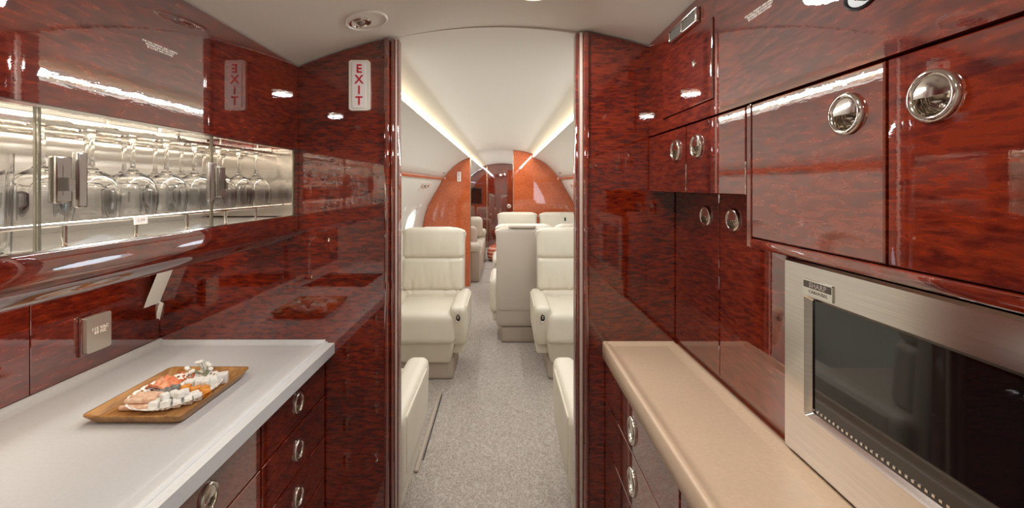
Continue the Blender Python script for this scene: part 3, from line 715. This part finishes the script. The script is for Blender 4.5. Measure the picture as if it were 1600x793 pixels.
# microwave
mw = thing('microwave', (0.60, 0.48, 0.895), 'built-in stainless microwave oven with dark glass window', 'microwave')
MX = 0.512; MY0, MY1, MZ0, MZ1 = 0.215, 0.748, 0.897, 1.237
MB().box(MX+0.022, 0.69, MY0+0.004, MY1-0.004, MZ0+0.004, MZ1-0.006, 0.002).build('body', 'black', mw)
WY0, WY1, WZ0, WZ1 = 0.405, 0.690, 0.986, 1.175
DY0 = 0.345
def ring(mb, pts_out, pts_in, off=0):
    n = len(pts_out); mb.add(pts_out+pts_in, [[i, (i+1) % n, n+(i+1) % n, n+i] for i in range(n)])
def loop(y0, y1, z0, z1, x, r, n=5): return [(x, (y0+y1)/2+p[0], (z0+z1)/2+p[1]) for p in rrect(y1-y0, z1-z0, r, n)]
mb = MB()
L0 = loop(DY0, MY1, MZ0, MZ1, MX+0.022, 0.004); L1 = loop(DY0, MY1, MZ0, MZ1, MX+0.005, 0.004); L2 = loop(DY0+0.004, MY1-0.004, MZ0+0.004, MZ1-0.004, MX, 0.004)
L3 = loop(WY0-0.007, WY1+0.007, WZ0-0.007, WZ1+0.007, MX, 0.005); L4 = loop(WY0, WY1, WZ0, WZ1, MX+0.010, 0.004)
for a, b in ((L0, L1), (L1, L2), (L2, L3), (L3, L4)): ring(mb, a, b)
md = mb.build('oven_door', 'steel', mw, recalc=False, ang=25)
MB().box(MX+0.0095, MX+0.013, WY0-0.001, WY1+0.001, WZ0-0.001, WZ1+0.001).build('window_glass', 'dark_glass', md)
mb = MB()
for k in range(34): mb.box(MX+0.0085, MX+0.0097, WY0+0.006+k*0.0083, WY0+0.0095+k*0.0083, WZ0+0.004, WZ0+0.0075)
bd = mb.build('vent_beads', 'steel', md); bd['kind'] = 'stuff'
fr = RIGHT(MX, 0.6655, 1.1975)
MB().prism(rrect(0.062, 0.026, 0.002), 0.003, fr @ Matrix.Translation((0, 0, 0.0022))).build('badge', 'chrome', md)
MB().prism(rrect(0.058, 0.011, 0.001), 0.0005, fr @ Matrix.Translation((0, 0.0052, 0.0027))).build('badge_panel', 'grille', md)
text_mb('SHARP', 0.0115, fr @ Matrix.Translation((0.002, 0.0050, 0.0030)), bold=0.0004, spacing=1.1).build('lettering', 'sign_white', md, smooth=False)
text_mb('CAROUSEL', 0.0072, fr @ Matrix.Translation((0.002, -0.0060, 0.0024)), spacing=1.15).build('lettering', 'grille', md, smooth=False)
MB().box(MX+0.002, MX+0.022, MY0, DY0-0.003, MZ0, MZ1, 0.003, 2).build('control_panel', 'steel', mw)
MB().box(MX+0.001, MX+0.003, MY0+0.02, DY0-0.02, MZ1-0.08, MZ1-0.04).build('display', 'dark_glass', mw)
for r_ in range(4):
    for c_ in range(3): MB().box(MX+0.0005, MX+0.003, MY0+0.022+c_*0.03, MY0+0.044+c_*0.03, MZ0+0.05+r_*0.045, MZ0+0.08+r_*0.045, 0.001).build('button', 'grille', mw)
nb = thing('cabinet_filler', (0.60, 0.055, 0.892), 'red lacquered filler cabinet next to the microwave', 'cabinet')
MB().box(XRB, 0.69, YN, 0.210, 0.892, 1.254, 0.002, 2).build('panel', 'wood', nb)

# ------------------------------------------------------------------ exit signs
def exit_sign(fr, w_, h_, label, sc=1.0):
    root = thing('exit_sign', fr.translation-Vector((0, 0, h_/2)), label, 'sign')
    MB().prism(rrect(w_, h_, w_*0.12), 0.010*sc, fr @ Matrix.Translation((0, 0, 0.010*sc))).build('frame', 'white_plastic', root, ang=30)
    MB().prism(rrect(w_*0.66, h_*0.9, w_*0.06), 0.003*sc, fr @ Matrix.Translation((0, 0, 0.0115*sc))).build('face', 'sign_white', root, ang=30)
    mb = MB()
    for k, ch in enumerate('EXIT'):
        text_mb(ch, h_*0.235, fr @ Matrix.Translation((0, h_*(0.318-0.212*k), 0.0117*sc)), bold=0.0009*sc, mb=mb)
    mb.build('lettering', 'red_print', root, smooth=False)
exit_sign(FRONT(-0.438, B, 1.673), 0.063, 0.153, 'white vertical exit sign with red letters on the galley divider')

# ------------------------------------------------------------------ galley downlights
def downlight(x, y, label, lit=True, r=0.058, nm='lamp'):
    z = arch(x); sl = math.atan(-2*0.326*x)     # slope of the ceiling
    fr = Matrix.Translation((x, y, z)) @ Matrix.Rotation(-sl, 4, 'Y') @ Matrix.Rotation(PI, 4, 'X')   # local +z points down
    root = thing('downlight', (x, y, z-0.002), label, 'lamp')
    MB().lathe([(r, -0.001), (r, 0.003), (r*0.95, 0.0055), (r*0.90, 0.0055), (r*0.86, 0.002), (r*0.80, 0.0012)], 36, fr).build('rim', 'white_plastic', root)
    MB().lathe([(r*0.87, 0.0022), (r*0.7, 0.0014), (0.0, 0.0010)], 36, fr).build('lens_'+nm if lit else 'baffle', 'lamp' if lit else 'ceil', root)
    if not lit:
        gb = fr @ Matrix.Translation((-r*0.30, 0.0, 0.0))
        MB().lathe([(r*0.50, 0.0015), (r*0.50, 0.004), (r*0.42, 0.0055), (r*0.38, 0.003), (r*0.2, 0.002), (0.0, 0.0025)], 28, gb).build('eyeball', 'chrome', root)
        MB().lathe([(r*0.16, 0.002), (r*0.15, 0.006), (r*0.06, 0.009), (0.0, 0.0095)], 16, gb).build('bulb', 'grille', root)
    else:
        ld = bpy.data.lights.new('downlight_lamp', 'AREA'); ld.shape = 'DISK'; ld.size = r*1.6; ld.energy = DOWN_W; ld.color = (1.0, 0.99, 0.97)
        lo = bpy.data.objects.new('downlight_'+nm, ld); COL.objects.link(lo); lo.parent = root; lo.location = (0, 0, -0.016)
downlight(-0.374, 1.12, 'recessed ceiling downlight above the exit sign', lit=False)
# the lamps that the photograph shows only by a rim at its top edge and by their mirror images in the lacquer
downlight(0.075, 1.035, 'lit round downlight near the doorway in the galley ceiling', nm='doorway_offscreen')
downlight(-0.10, 0.37, 'lit round downlight over the middle of the galley aisle', nm='aisle_offscreen')
downlight(-0.10, -0.31, 'lit round downlight over the entrance behind the galley units', nm='entrance_offscreen')

# ------------------------------------------------------------------ tray with food
tx, ty = -0.741, 0.9265; TZ = 0.8866; OX, OY = tx+0.716, ty-0.8955
def tray():
    mb = MB(); hw, hd = 0.101, 0.1125
    def lp(k, z, r): return [(tx+p[0], ty+p[1], z) for p in rrect(2*hw*k, 2*hd*k, r, 5)]
    loops = [lp(0.82, TZ, 0.012), lp(0.90, TZ+0.004, 0.014), lp(1.0, TZ+0.0205, 0.012), lp(1.0, TZ+0.0225, 0.012), lp(0.965, TZ+0.022, 0.012), lp(0.88, TZ+0.0105, 0.012), lp(0.80, TZ+0.0075, 0.012)]
    n = len(loops[0])
    for a, b in zip(loops, loops[1:]): mb.add(a+b, [[i, (i+1) % n, n+(i+1) % n, n+i] for i in range(n)])
    mb.add(loops[0], [list(range(n))[::-1]]); mb.add(loops[-1], [list(range(n))])
    o = mb.build('serving_tray', 'tray', recalc=False, ang=30)
    me = o.data; bm = bmesh.new(); bm.from_mesh(me); bmesh.ops.remove_doubles(bm, verts=bm.verts, dist=1e-5); bmesh.ops.recalc_face_normals(bm, faces=bm.faces); bm.to_mesh(me); bm.free()
    return tag(o, 'square wooden tray of snacks on the white counter', 'tray')
tray()
FZ = TZ+0.0077
# lace doily
def doily():
    mb = MB(); n = 96; c = (tx+0.006, ty-0.002); zf = FZ+0.0003
    sx, sy = 0.084, 0.091
    def rg(r0, r1, a0, a1, z=None):
        z0, z1 = zf+max(0, (r0-0.72))*0.055, zf+max(0, (r1-0.72))*0.055
        P = lambda r, a, z: (c[0]+r*sx*math.cos(a), c[1]+r*sy*math.sin(a), z)
        mb.add([P(r0, a0, z0), P(r1, a0, z1), P(r1, a1, z1), P(r0, a1, z0)], [[0, 1, 2, 3]])
    for i in range(n):
        a0, a1 = 2*PI*i/n, 2*PI*(i+1)/n
        rg(0.0, 0.80, a0, a1); rg(0.85, 0.90, a0, a1); rg(0.95, 0.98+0.03*abs(math.sin(12*a0)), a0, a1)
        if i % 2 == 0: rg(0.80, 0.85, a0, a1)
        else: rg(0.90, 0.95, a0, a1)
    return tag(mb.build('doily', 'paper', smooth=False, recalc=False), 'white lace paper doily lining the wooden tray', 'doily')
doily()
DZ = FZ+0.0006
def blob(name, x, y, z, hx, hy, hz, r, mat, rz=0, label='', cat='', group=None, jit=0.0, n=6, tilt=0.0):
    ph = R.random()*6
    def dp(a, b, c, nr): k = jit*math.sin(a*310+ph)*math.cos(b*290+ph*2)+jit*0.6*math.sin(c*400+a*200+ph); return (nr[0]*k, nr[1]*k, nr[2]*k)
    mb = rounded(hx, hy, hz, r, n, dp if jit else None, Matrix.Translation((x+OX, y+OY, z+hz)) @ Matrix.Rotation(rz, 4, 'Z') @ Matrix.Rotation(tilt, 4, 'X'))
    return tag(mb.build(name, mat, ang=60), label, cat, group)
for k in range(6):
    x, y = -0.752+0.003*(k % 2)+0.004*(k//3), 0.832+0.0125*(k % 3)+0.006*(k//3)
    blob('rolled_slice', x, y, DZ+0.011*(k//3), 0.030, 0.0062, 0.0058, 0.0056, 'roll', 0.10*(R.random()-0.5)+0.05, 'pale rolled deli slice in the stack at the tray front', 'food', 'rolled slices on the tray', 0.0008, 8)
# salmon slice: folded sheet
def salmon():
    mb = MB(); nx, ny = 16, 12; vs = []; fs = []
    for side in (0, 1):
        for i in range(nx+1):
            for j in range(ny+1):
                u, v = i/nx, j/ny
                x = OX-0.802+0.062*u; y = OY+0.905+0.052*v-0.006*math.sin(3*u)
                z = DZ+0.006+0.013*math.sin(PI*min(1, u*1.1))*0.8+0.0035*math.sin(14*v+3*u)+0.002*math.sin(21*u) - side*0.0035
                vs.append((x, y, z))
    m_ = (nx+1)*(ny+1)
    for i in range(nx):
        for j in range(ny):
            a = i*(ny+1)+j; fs.append([a, a+1, a+ny+2, a+ny+1]); fs.append([m_+a, m_+a+ny+1, m_+a+ny+2, m_+a+1])
    bd = [i*(ny+1) for i in range(nx+1)]+[nx*(ny+1)+j for j in range(1, ny+1)]+[i*(ny+1)+ny for i in range(nx-1, -1, -1)]+[j for j in range(ny-1, 0, -1)]
    for a, b in zip(bd, bd[1:]+bd[:1]): fs.append([a, b, m_+b, m_+a])
    return tag(mb.add(vs, fs).build('salmon_slice', 'salmon', ang=60), 'folded slice of orange smoked salmon on the tray', 'food')
salmon()
for k in range(9):
    a = R.random()*6.28; x, y = OX-0.778+0.050*R.random(), OY+0.962+0.020*R.random()
    p = [(x+0.014*math.cos(a)*t, y+0.008*math.sin(a)*t, DZ+0.005+0.003*math.sin(3*t)+0.0022*(k % 4)) for t in np.linspace(-1, 1, 6)]
    tag(MB().tube(p, [0.0016, 0.0028, 0.0032, 0.003, 0.0026, 0.0014], 7).build('shrimp_curl', 'shred'), 'small orange-red curl piled behind the salmon', 'food', 'orange curls behind the salmon')
ckk = [(0.836, -0.712), (0.838, -0.690), (0.845, -0.672), (0.852, -0.700), (0.856, -0.678), (0.858, -0.658), (0.866, -0.692), (0.868, -0.668), (0.872, -0.648), (0.880, -0.660), (0.848, -0.722), (0.862, -0.712)]
for k, (y, x) in enumerate(ckk):
    blob('cheese_cube', x, y, DZ, 0.0085, 0.0075, 0.0075+0.002*R.random(), 0.002, 'cheese', R.random()*3, 'crumbly white cheese cube near the front of the tray', 'food', 'white cheese cubes', 0.0010, 5)
for k, (y, x) in enumerate([(0.845, -0.698), (0.857, -0.688), (0.863, -0.672), (0.852, -0.672)]):
    blob('cheese_cube', x, y, DZ+0.0165, 0.0075, 0.007, 0.006, 0.002, 'cheese', R.random()*3, 'crumbly white cheese cube heaped on the other cubes', 'food', 'heaped cheese cubes', 0.0010, 5)
for k, (y, x) in enumerate([(0.893, -0.690), (0.899, -0.672), (0.898, -0.652), (0.886, -0.640), (0.905, -0.700)]):
    blob('apricot_piece', x, y, DZ, 0.0095, 0.0075, 0.009, 0.004, 'apricot', R.random()*3, 'orange dried apricot piece in the middle of the tray', 'food', 'apricot pieces', 0.0010, 6)
for k, (y, x) in enumerate([(0.918, -0.700), (0.920, -0.682), (0.918, -0.664), (0.930, -0.692), (0.932, -0.672), (0.930, -0.655)]):
    blob('cheese_chunk', x, y, DZ, 0.0095, 0.008, 0.0115, 0.003, 'cheese', R.random()*3, 'pale cheese chunk behind the apricot pieces', 'food', 'pale cheese chunks', 0.0012, 6)
blob('cheese_block', -0.648, 0.952, DZ-0.0002, 0.011, 0.010, 0.012, 0.002, 'cheese', 0.4, 'single larger block of white cheese beside the flower sprig', 'food', n=5)
for k, (y, x) in enumerate([(0.878, -0.735), (0.890, -0.728), (0.904, -0.722)]):
    blob('grey_olive', x, y, DZ, 0.0095, 0.008, 0.0095, 0.006, 'grey_food', R.random()*3, 'dark grey olive beside the rolled slices', 'food', 'grey olives', 0.0012, 6)
sp_ = thing('flower_sprig', (OX-0.725, OY+0.975, DZ), 'sprig of tiny white flowers lying at the back of the tray', 'flowers')
mb = MB(); heads = []
for k in range(22):
    a = R.uniform(0.2, 3.0); L = R.uniform(0.010, 0.032); e = (OX-0.722+L*0.85*math.cos(a), OY+0.975+0.012*math.sin(a*2), DZ+0.010+L*0.75*abs(math.sin(a))+R.random()*0.006)
    mb.tube([(OX-0.700, OY+0.970, DZ+0.008), ((OX-0.700+e[0])/2, (OY+0.970+e[1])/2, (DZ+0.008+e[2])/2+0.003), e], 0.0007, 5); heads.append(e)
mb.tube([(OX-0.69, OY+0.965, DZ+0.006), (OX-0.655, OY+0.968, DZ+0.010)], 0.0016, 6)
mb.build('stems', 'stem_green', sp_)
for e in heads: MB().lathe([(0.0, -0.0042), (0.0038, -0.0025), (0.0056, 0.0008), (0.0038, 0.0040), (0.0, 0.0048)], 8, Matrix.Translation(e)).build('flower_head', 'petal', sp_)

# ------------------------------------------------------------------ cabin seats
def corner(x, z, w_, top, Rc):
    dx, dz = abs(x)-(w_-Rc), z-(top-Rc)
    if dx > 0 and dz > 0:
        L = math.hypot(dx, dz)
        if L > Rc*0.98: k = Rc*0.98/L; return (math.copysign(dx*k-dx, x), dz*k-dz)
    return (0.0, 0.0)
def wr_back(z0, z1, amp, seed, rc=0.0):
    rr = random.Random(seed); hz = (z1-z0)/2
    cr = [(rr.uniform(-0.20, 0.20), rr.uniform(-0.5, 0.5), rr.uniform(0.006, 0.012), rr.uniform(0.35, 1.0), rr.choice((0, 0, 1))) for _ in range(15)]
    def f(x, y, z, nr):
        cx_, cz_ = corner(x, z, 0.243, hz, rc) if rc else (0.0, 0.0)
        if nr[1] > -0.3: return (cx_, 0, cz_)
        t = min(max((z+hz)/(2*hz), 0.0), 1.0)
        puff = -0.013*(1-(x/0.25)**2)*math.sin(PI*t)
        g = 0.0
        for xc, sl, wd, ln, top in cr:      # gathered creases running from the seams
            tt = (1-t) if top else t
            if tt < ln: g += math.exp(-((x-xc-sl*tt*2*hz*0.5)/wd)**2)*(1-tt/ln)
        return (cx_, puff+amp*min(g, 1.3), cz_)
    return f
def make_seat(inner_arm=True, outer_arm=True, half=0.30):
    s = thing('cabin_seat', (0, 0, 0))
    bw = 0.245
    rounded(0.20, 0.20, 0.07, 0.015, 6, None, Matrix.Translation((0, 0.03, 0.07))).build('pedestal', 'taupe', s)
    # front skirt tapering inwards
    vs = [(-0.185, -0.20, 0.125), (0.185, -0.20, 0.125), (0.22, -0.262, 0.30), (-0.22, -0.262, 0.30), (-0.185, 0.2, 0.125), (0.185, 0.2, 0.125), (0.22, 0.22, 0.30), (-0.22, 0.22, 0.30)]
    bm = MB().add(vs, [[0, 1, 2, 3], [5, 4, 7, 6], [4, 0, 3, 7], [1, 5, 6, 2], [3, 2, 6, 7], [4, 5, 1, 0]])
    o = bm.build('skirt', 'leather', s); bv = o.modifiers.new('b', 'BEVEL'); bv.width = 0.022; bv.segments = 3
    def cd(x, y, z, nr):
        if nr[2] < 0.3: return (0, 0, -0.004*max(0, nr[1]*-1))
        return (0, 0, 0.016*(1-(x/0.24)**2)*(1-(y/0.28)**2)+0.002*math.sin(34*x+9*y)*max(0, (y+0.05)*4)+0.0015*math.sin(60*y+5*x)*0.6)
    rounded(0.226, 0.265, 0.105, 0.045, 16, cd, Matrix.Translation((0, -0.035, 0.395))).build('seat_cushion', 'leather', s, ang=80)
    tilt = Matrix.Translation((0, 0.165, 0.44)) @ Matrix.Rotation(-0.10, 4, 'X')
    for nm, z0, z1, w_, r_, a in (('lumbar_cushion', -0.08, 0.118, 0.225, 0.035, 0.011), ('back_cushion', 0.108, 0.362, 0.243, 0.035, 0.011), ('headrest', 0.354, 0.598, 0.243, 0.040, 0.0028)):
        rounded(w_, 0.05, (z1-z0)/2, r_, 40, wr_back(z0, z1, a, int(z0*100)+9, 0.075 if nm == 'headrest' else 0.0), tilt @ Matrix.Translation((0, 0, (z0+z1)/2))).build(nm, 'leather', s, ang=80)
    # outer back shell reaching almost to the floor
    def shp(x, y, z, nr):
        c_ = corner(x, z, 0.245, 0.435, 0.075); return (c_[0], 0.012*math.sin(PI*min(max((z+0.44)/0.88, 0), 1)) if nr[1] > 0.3 else 0, c_[1])
    rounded(0.245, 0.032, 0.435, 0.03, 20, shp, Matrix.Translation((0, 0.246, 0.575)) @ Matrix.Rotation(-0.075, 4, 'X')).build('back_shell', 'leather_back', s, ang=60)
    rounded(0.235, 0.010, 0.075, 0.009, 6, None, Matrix.Translation((0, 0.262, 0.36)) @ Matrix.Rotation(-0.075, 4, 'X')).build('back_pocket', 'leather_back', s)
    rounded(0.115, 0.030, 0.014, 0.012, 6, None, Matrix.Translation((0.02, 0.292, 1.018))).build('headrest_cap', 'leather_back', s)
    for sg, on in ((-1, inner_arm), (1, outer_arm)):
        if not on: continue
        def ad(x, y, z, nr, sg=sg):
            # taper: lower front of the arm pulls back, top bulges forward
            t = min(max((z+0.16)/0.32, 0.0), 1.0); fy = max(0, -y/0.28)
            return (0, fy*0.085*(1-t)**1.6, -0.012*fy*t*0.0-0.03*max(0, y/0.28)*t*0.0)
        a_ = rounded(0.055, 0.275, 0.146, 0.038, 14, ad, Matrix.Translation((sg*(half-0.056), -0.03, 0.404))).build('armrest', 'leather', s, ang=80)
        rounded(0.0045, 0.20, 0.105, 0.004, 8, None, Matrix.Translation((sg*(half-0.002), -0.005, 0.425))).build('side_panel', 'leather', a_)
        rounded(0.045, 0.19, 0.055, 0.02, 8, None, Matrix.Translation((sg*(half-0.064), 0.02, 0.235))).build('arm_base', 'leather', a_)
        fr = FRONT(sg*(half-0.050), -0.302, 0.478) @ Matrix.Rotation(0.04, 4, 'X')
        MB().lathe([(0.999, 0.0), (1.0, 0.003), (0.86, 0.0045), (0.76, 0.002), (0.0, 0.0015)], 24, fr, 0.017, 0.030).build('control_bezel', 'chrome', a_)
        mb = MB(); mb.lathe([(0.70, 0.0018), (0.70, 0.0030), (0.0, 0.0036)], 20, fr, 0.017, 0.030); mb.build('control_well', 'black', a_)
        mb = MB(); mb.box(-0.006, 0.006, -0.006, 0.017, 0.003, 0.008, 0.002, 2, fr); mb.build('control_lever', 'chrome', a_)
    return s
proto = make_seat()
seats = []
def place(src, x, y, back, label, group=None, first=False):
    o = src if first else copy_tree(src)
    o.location = (x, y, 0); o.rotation_euler = (0, 0, PI if back else 0)
    tag(o, label, 'seat', group); return o
place(proto, -0.553, 3.06, False, 'cream leather seat facing forward in front of the orange divider panel', first=True)
place(proto, 0.517, 3.06, False, 'cream leather seat facing forward, back to back with the conference seats')
place(proto, -0.65, 1.68, True, 'cream leather seat backing onto the exit-sign side of the galley divider')
place(proto, 0.535, 1.68, True, 'cream leather seat backing onto the galley divider beside the tan counter')
p2 = make_seat(True, False)
p2.location = (0.18, 4.95, 0); tag(p2, 'cream conference seat next to the aisle in front of the middle divider', 'seat')
o = copy_tree(p2); 
p3 = make_seat(False, True)
# seen from behind: the aisle arm is on the other local side
p3.location = (0.185, 3.80, 0); p3.rotation_euler = (0, 0, PI); tag(p3, 'conference seat beside the aisle turned to show its flat beige back', 'seat')
o.location = (0.70, 3.80, 0); o.rotation_euler = (0, 0, PI); tag(o, 'conference seat by the wall turned to show its beige back', 'seat')
o = copy_tree(p3); o.location = (0.705, 4.95, 0); o.rotation_euler = (0, 0, 0); tag(o, 'cream conference seat by the wall in front of the middle divider', 'seat')
hk = rounded(0.010, 0.012, 0.022, 0.006, 5, None, Matrix.Translation((0.765, 4.95+0.098, 0.955))); hk = hk.build('headrest_clip', 'black', o)

# ------------------------------------------------------------------ middle divider and beyond
def cabin_half(z):
    if z <= 1.452: return wx(z)-0.006
    zz = [1.446, 1.478, 1.548, 1.620, 1.682, 1.728, 1.747]; xx = [0.76, 0.775, 0.72, 0.65, 0.572, 0.494, 0.424]
    return float(np.interp(z, zz, xx))
def mid_panel(sg, xin, nm, label):
    zs = np.concatenate([np.linspace(0, 1.452, 14), np.linspace(1.456, 1.745, 10)])
    outer = [(XC+sg*cabin_half(z), z) for z in zs]
    xi = np.linspace(XC+sg*0.424, xin, 8)
    top = [(x, arch(x-XC)-0.008) for x in xi]
    poly = outer+top+[(xin, 0.0)]
    mb = MB(); mb.prism(poly, 0.05, frame((0, YM, 0), (1, 0, 0), (0, 0, 1)))
    o = tag(mb.build('wall_middle_'+nm, 'wood_orange', ang=30), kind='structure', label=label)
    return o
mid_panel(-1, -0.443, 'left', 'orange lacquered middle divider panel on the sofa side')
mid_panel(1, 0.139, 'right', 'orange lacquered middle divider panel behind the conference seats')
tag(MB().box(-0.450, -0.440, YM-0.004, YM+0.054, 0.0, 1.79, 0.002).build('trim_21', 'brass'), kind='structure')
tag(MB().box(0.135, 0.144, YM-0.004, YM+0.054, 0.0, 1.85, 0.002).build('trim_22', 'brass'), kind='structure')
exit_sign(FRONT(-0.597, YM, 1.49), 0.052, 0.135, 'small white exit sign on the orange middle divider')
# far wall with door
xs = np.linspace(XC-0.43, XC+0.43, 20)
zsf = np.concatenate([np.linspace(0, 1.452, 12), np.linspace(1.456, 1.745, 8)])
poly = [(XC-cabin_half(z), z) for z in zsf]+[(x, arch(x-XC)-0.006) for x in xs]+[(XC+cabin_half(z), z) for z in zsf[::-1]]
mb = MB(); mb.prism(poly, 0.05, frame((0, YF-0.05, 0), (1, 0, 0), (0, 0, 1)))
tag(mb.build('wall_back', 'wood', ang=30), kind='structure', label='dark red lacquered far wall')
dr = thing('door_1', (0.02, YF-0.05, 0), kind='structure', label='dark red door in the far wall with a round latch')
MB().box(-0.345, 0.40, YF-0.075, YF-0.051, 0.01, 1.76, 0.003).build('leaf', 'wood', dr)
MB().box(-0.362, -0.348, YF-0.08, YF-0.051, 0.0, 1.80, 0.002).build('frame', 'brass', dr)
MB().lathe([(0.045, 0.0), (0.045, 0.008), (0.034, 0.012), (0.026, 0.007), (0.012, 0.007), (0.010, 0.02), (0.0, 0.022)], 24, FRONT(0.135, YF-0.076, 0.915)).build('latch', 'chrome', dr)
tv = thing('wall_screen', (-0.60, YF-0.07, 0.95), 'dark flat screen on the far red wall', 'screen')
MB().box(-0.76, -0.47, YF-0.09, YF-0.052, 0.97, 1.32, 0.006, 2).build('housing', 'black', tv)
MB().box(-0.745, -0.485, YF-0.0915, YF-0.0895, 0.985, 1.305).build('display', 'dark_glass', tv)
# credenza and bottles
cr = thing('credenza', (-0.72, 8.7, 0), 'low beige cabinet below the far wall screen', 'cabinet')
MB().box(-0.98, -0.52, 8.35, YF-0.055, 0.0, 0.47, 0.01, 2).build('body', 'sofa_brown', cr)
MB().box(-1.0, -0.50, 8.33, YF-0.054, 0.47, 0.50, 0.006, 2).build('top', 'wood_orange', cr)
def bottle(x, y, label):
    b = thing('bottle', (x, y, 0.50), label, 'bottle', 'bottles on the far cabinet'); tr = Matrix.Translation((x, y, 0.50))
    MB().lathe([(0.0, 0.0), (0.034, 0.0), (0.036, 0.01), (0.036, 0.10), (0.028, 0.125), (0.013, 0.14), (0.013, 0.165), (0.0, 0.165)], 20, tr).build('body', 'sign_white', b)
    MB().lathe([(0.0, 0.163), (0.016, 0.163), (0.016, 0.188), (0.0, 0.19)], 16, tr).build('cap', 'grille', b)
bottle(-0.655, 8.5, 'small white bottle with grey cap on the far cabinet'); bottle(-0.555, 8.5, 'small white bottle with grey cap on the far cabinet')
# sofa
sf = thing('sofa', (-0.68, 6.7, 0), 'beige three-seat sofa along the wall beyond the middle divider', 'sofa')
rounded(0.320, 0.93, 0.11, 0.03, 6, None, Matrix.Translation((-0.655, 6.78, 0.110))).build('base', 'sofa_brown', sf)
for y0 in (6.30, 6.90, 7.45): rounded(0.325, 0.27, 0.09, 0.05, 8, None, Matrix.Translation((-0.655, y0, 0.31))).build('seat_cushion', 'sofa_fabric', sf)
for y0 in (6.30, 6.90, 7.45): rounded(0.09, 0.27, 0.22, 0.06, 8, None, Matrix.Translation((-0.90, y0, 0.56)) @ Matrix.Rotation(-0.15, 4, 'Y')).build('back_cushion', 'sofa_fabric', sf)
for y0 in (5.90, 7.84):
    rounded(0.320, 0.11, 0.25, 0.03, 8, None, Matrix.Translation((-0.655, y0, 0.25))).build('armrest', 'sofa_brown', sf)
    rounded(0.332, 0.125, 0.075, 0.06, 10, None, Matrix.Translation((-0.655, y0, 0.475))).build('arm_pad', 'sofa_fabric', sf)
tag(rounded(0.20, 0.075, 0.17, 0.07, 10, None, Matrix.Translation((-0.585, 6.15, 0.59)) @ Matrix.Rotation(-0.2, 4, 'X')).build('cushion', 'sofa_brown'), 'beige cushion leaning on the near sofa arm', 'cushion')
tag(rounded(0.16, 0.085, 0.19, 0.08, 10, None, Matrix.Translation((-0.535, 7.56, 0.61)) @ Matrix.Rotation(0.2, 4, 'X')).build('cushion', 'sofa_fabric'), 'pale cushion leaning on the far sofa arm', 'cushion')
# striped bag on the floor
bg = thing('travel_bag', (-0.10, 7.5, 0), 'rounded red and cream striped bag on the floor beyond the divider', 'bag')
rounded(0.19, 0.16, 0.14, 0.12, 12, None, Matrix.Translation((-0.10, 7.5, 0.14))).build('body', 'stripe', bg)
MB().tube([(-0.17, 7.5, 0.27)]+[(-0.10+0.07*math.cos(a), 7.5, 0.27+0.06*math.sin(a)) for a in np.linspace(PI, 0, 9)][1:], 0.009, 8).build('handle', 'stripe', bg)

# floor track strip beside the near seat and threshold lines
tag(MB().box(-0.425, -0.405, 1.95, 2.68, 0.0, 0.012, 0.003).build('trim_31', 'taupe'), kind='structure')
tag(MB().box(-0.40, -0.396, 2.04, 2.68, 0.0, 0.006).build('trim_32', 'black'), kind='structure')
for i, y in enumerate((5.83, 6.75)): tag(MB().box(-0.31, 0.2, y-0.012, y+0.012, 0.0, 0.004).build('trim_%d' % (33+i), 'taupe'), kind='structure')

# overhead service units on the side walls
def service(sg, y, label):
    z = 1.36; x = XC+sg*(wx(z)-0.001)
    sl = math.atan2(wx(1.30)-wx(1.42), 0.12)
    u = Vector((-sg*math.sin(sl), 0, math.cos(sl))); r_ = Vector((0, -sg, 0)) if sg > 0 else Vector((0, 1, 0))
    fr = frame((x, y, z), r_, u)
    root = thing('service_panel', (x, y, z-0.04), label, 'panel')
    MB().box(-0.26, 0.26, -0.05, 0.05, -0.004, 0.004, 0.003, 2, fr).build('plate', 'white_plastic', root)
    for q in (-0.10, 0.10): MB().lathe([(0.026, 0.003), (0.026, 0.010), (0.018, 0.015), (0.010, 0.008), (0.0, 0.008)], 18, fr @ Matrix.Translation((q, 0.0, 0))).build('air_nozzle', 'chrome', root)
    for q in (-0.19, 0.19): MB().lathe([(0.024, 0.003), (0.024, 0.007), (0.019, 0.008), (0.0, 0.006)], 18, fr @ Matrix.Translation((q, 0.005, 0))).build('reading_light', 'brass', root)
    MB().box(-0.03, 0.03, -0.02, 0.02, 0.004, 0.007, 0.001, 1, fr).build('speaker_grille', 'grille', root)
service(-1, 4.55, 'ivory service panel with nozzles and reading lights above the left seats window')
service(1, 4.75, 'ivory service panel with nozzles and reading lights above the conference seats')
for sg, y in ((-1, 5.25), (1, 5.15)):
    z = 1.53; x = XC+sg*0.742
    tag(MB().box(-0.035, 0.035, -0.008, 0.008, 0, 0.006, 0.002, 1, frame((x-sg*0.006, y, z), (0, -sg, 0) if sg > 0 else (0, 1, 0), Vector((-sg*0.60, 0, 0.80)))).build('oxygen_latch', 'grille'),
        'small dark latch on the sloping panel near the %s' % ('exit sign divider' if sg < 0 else 'conference seats'), 'latch')
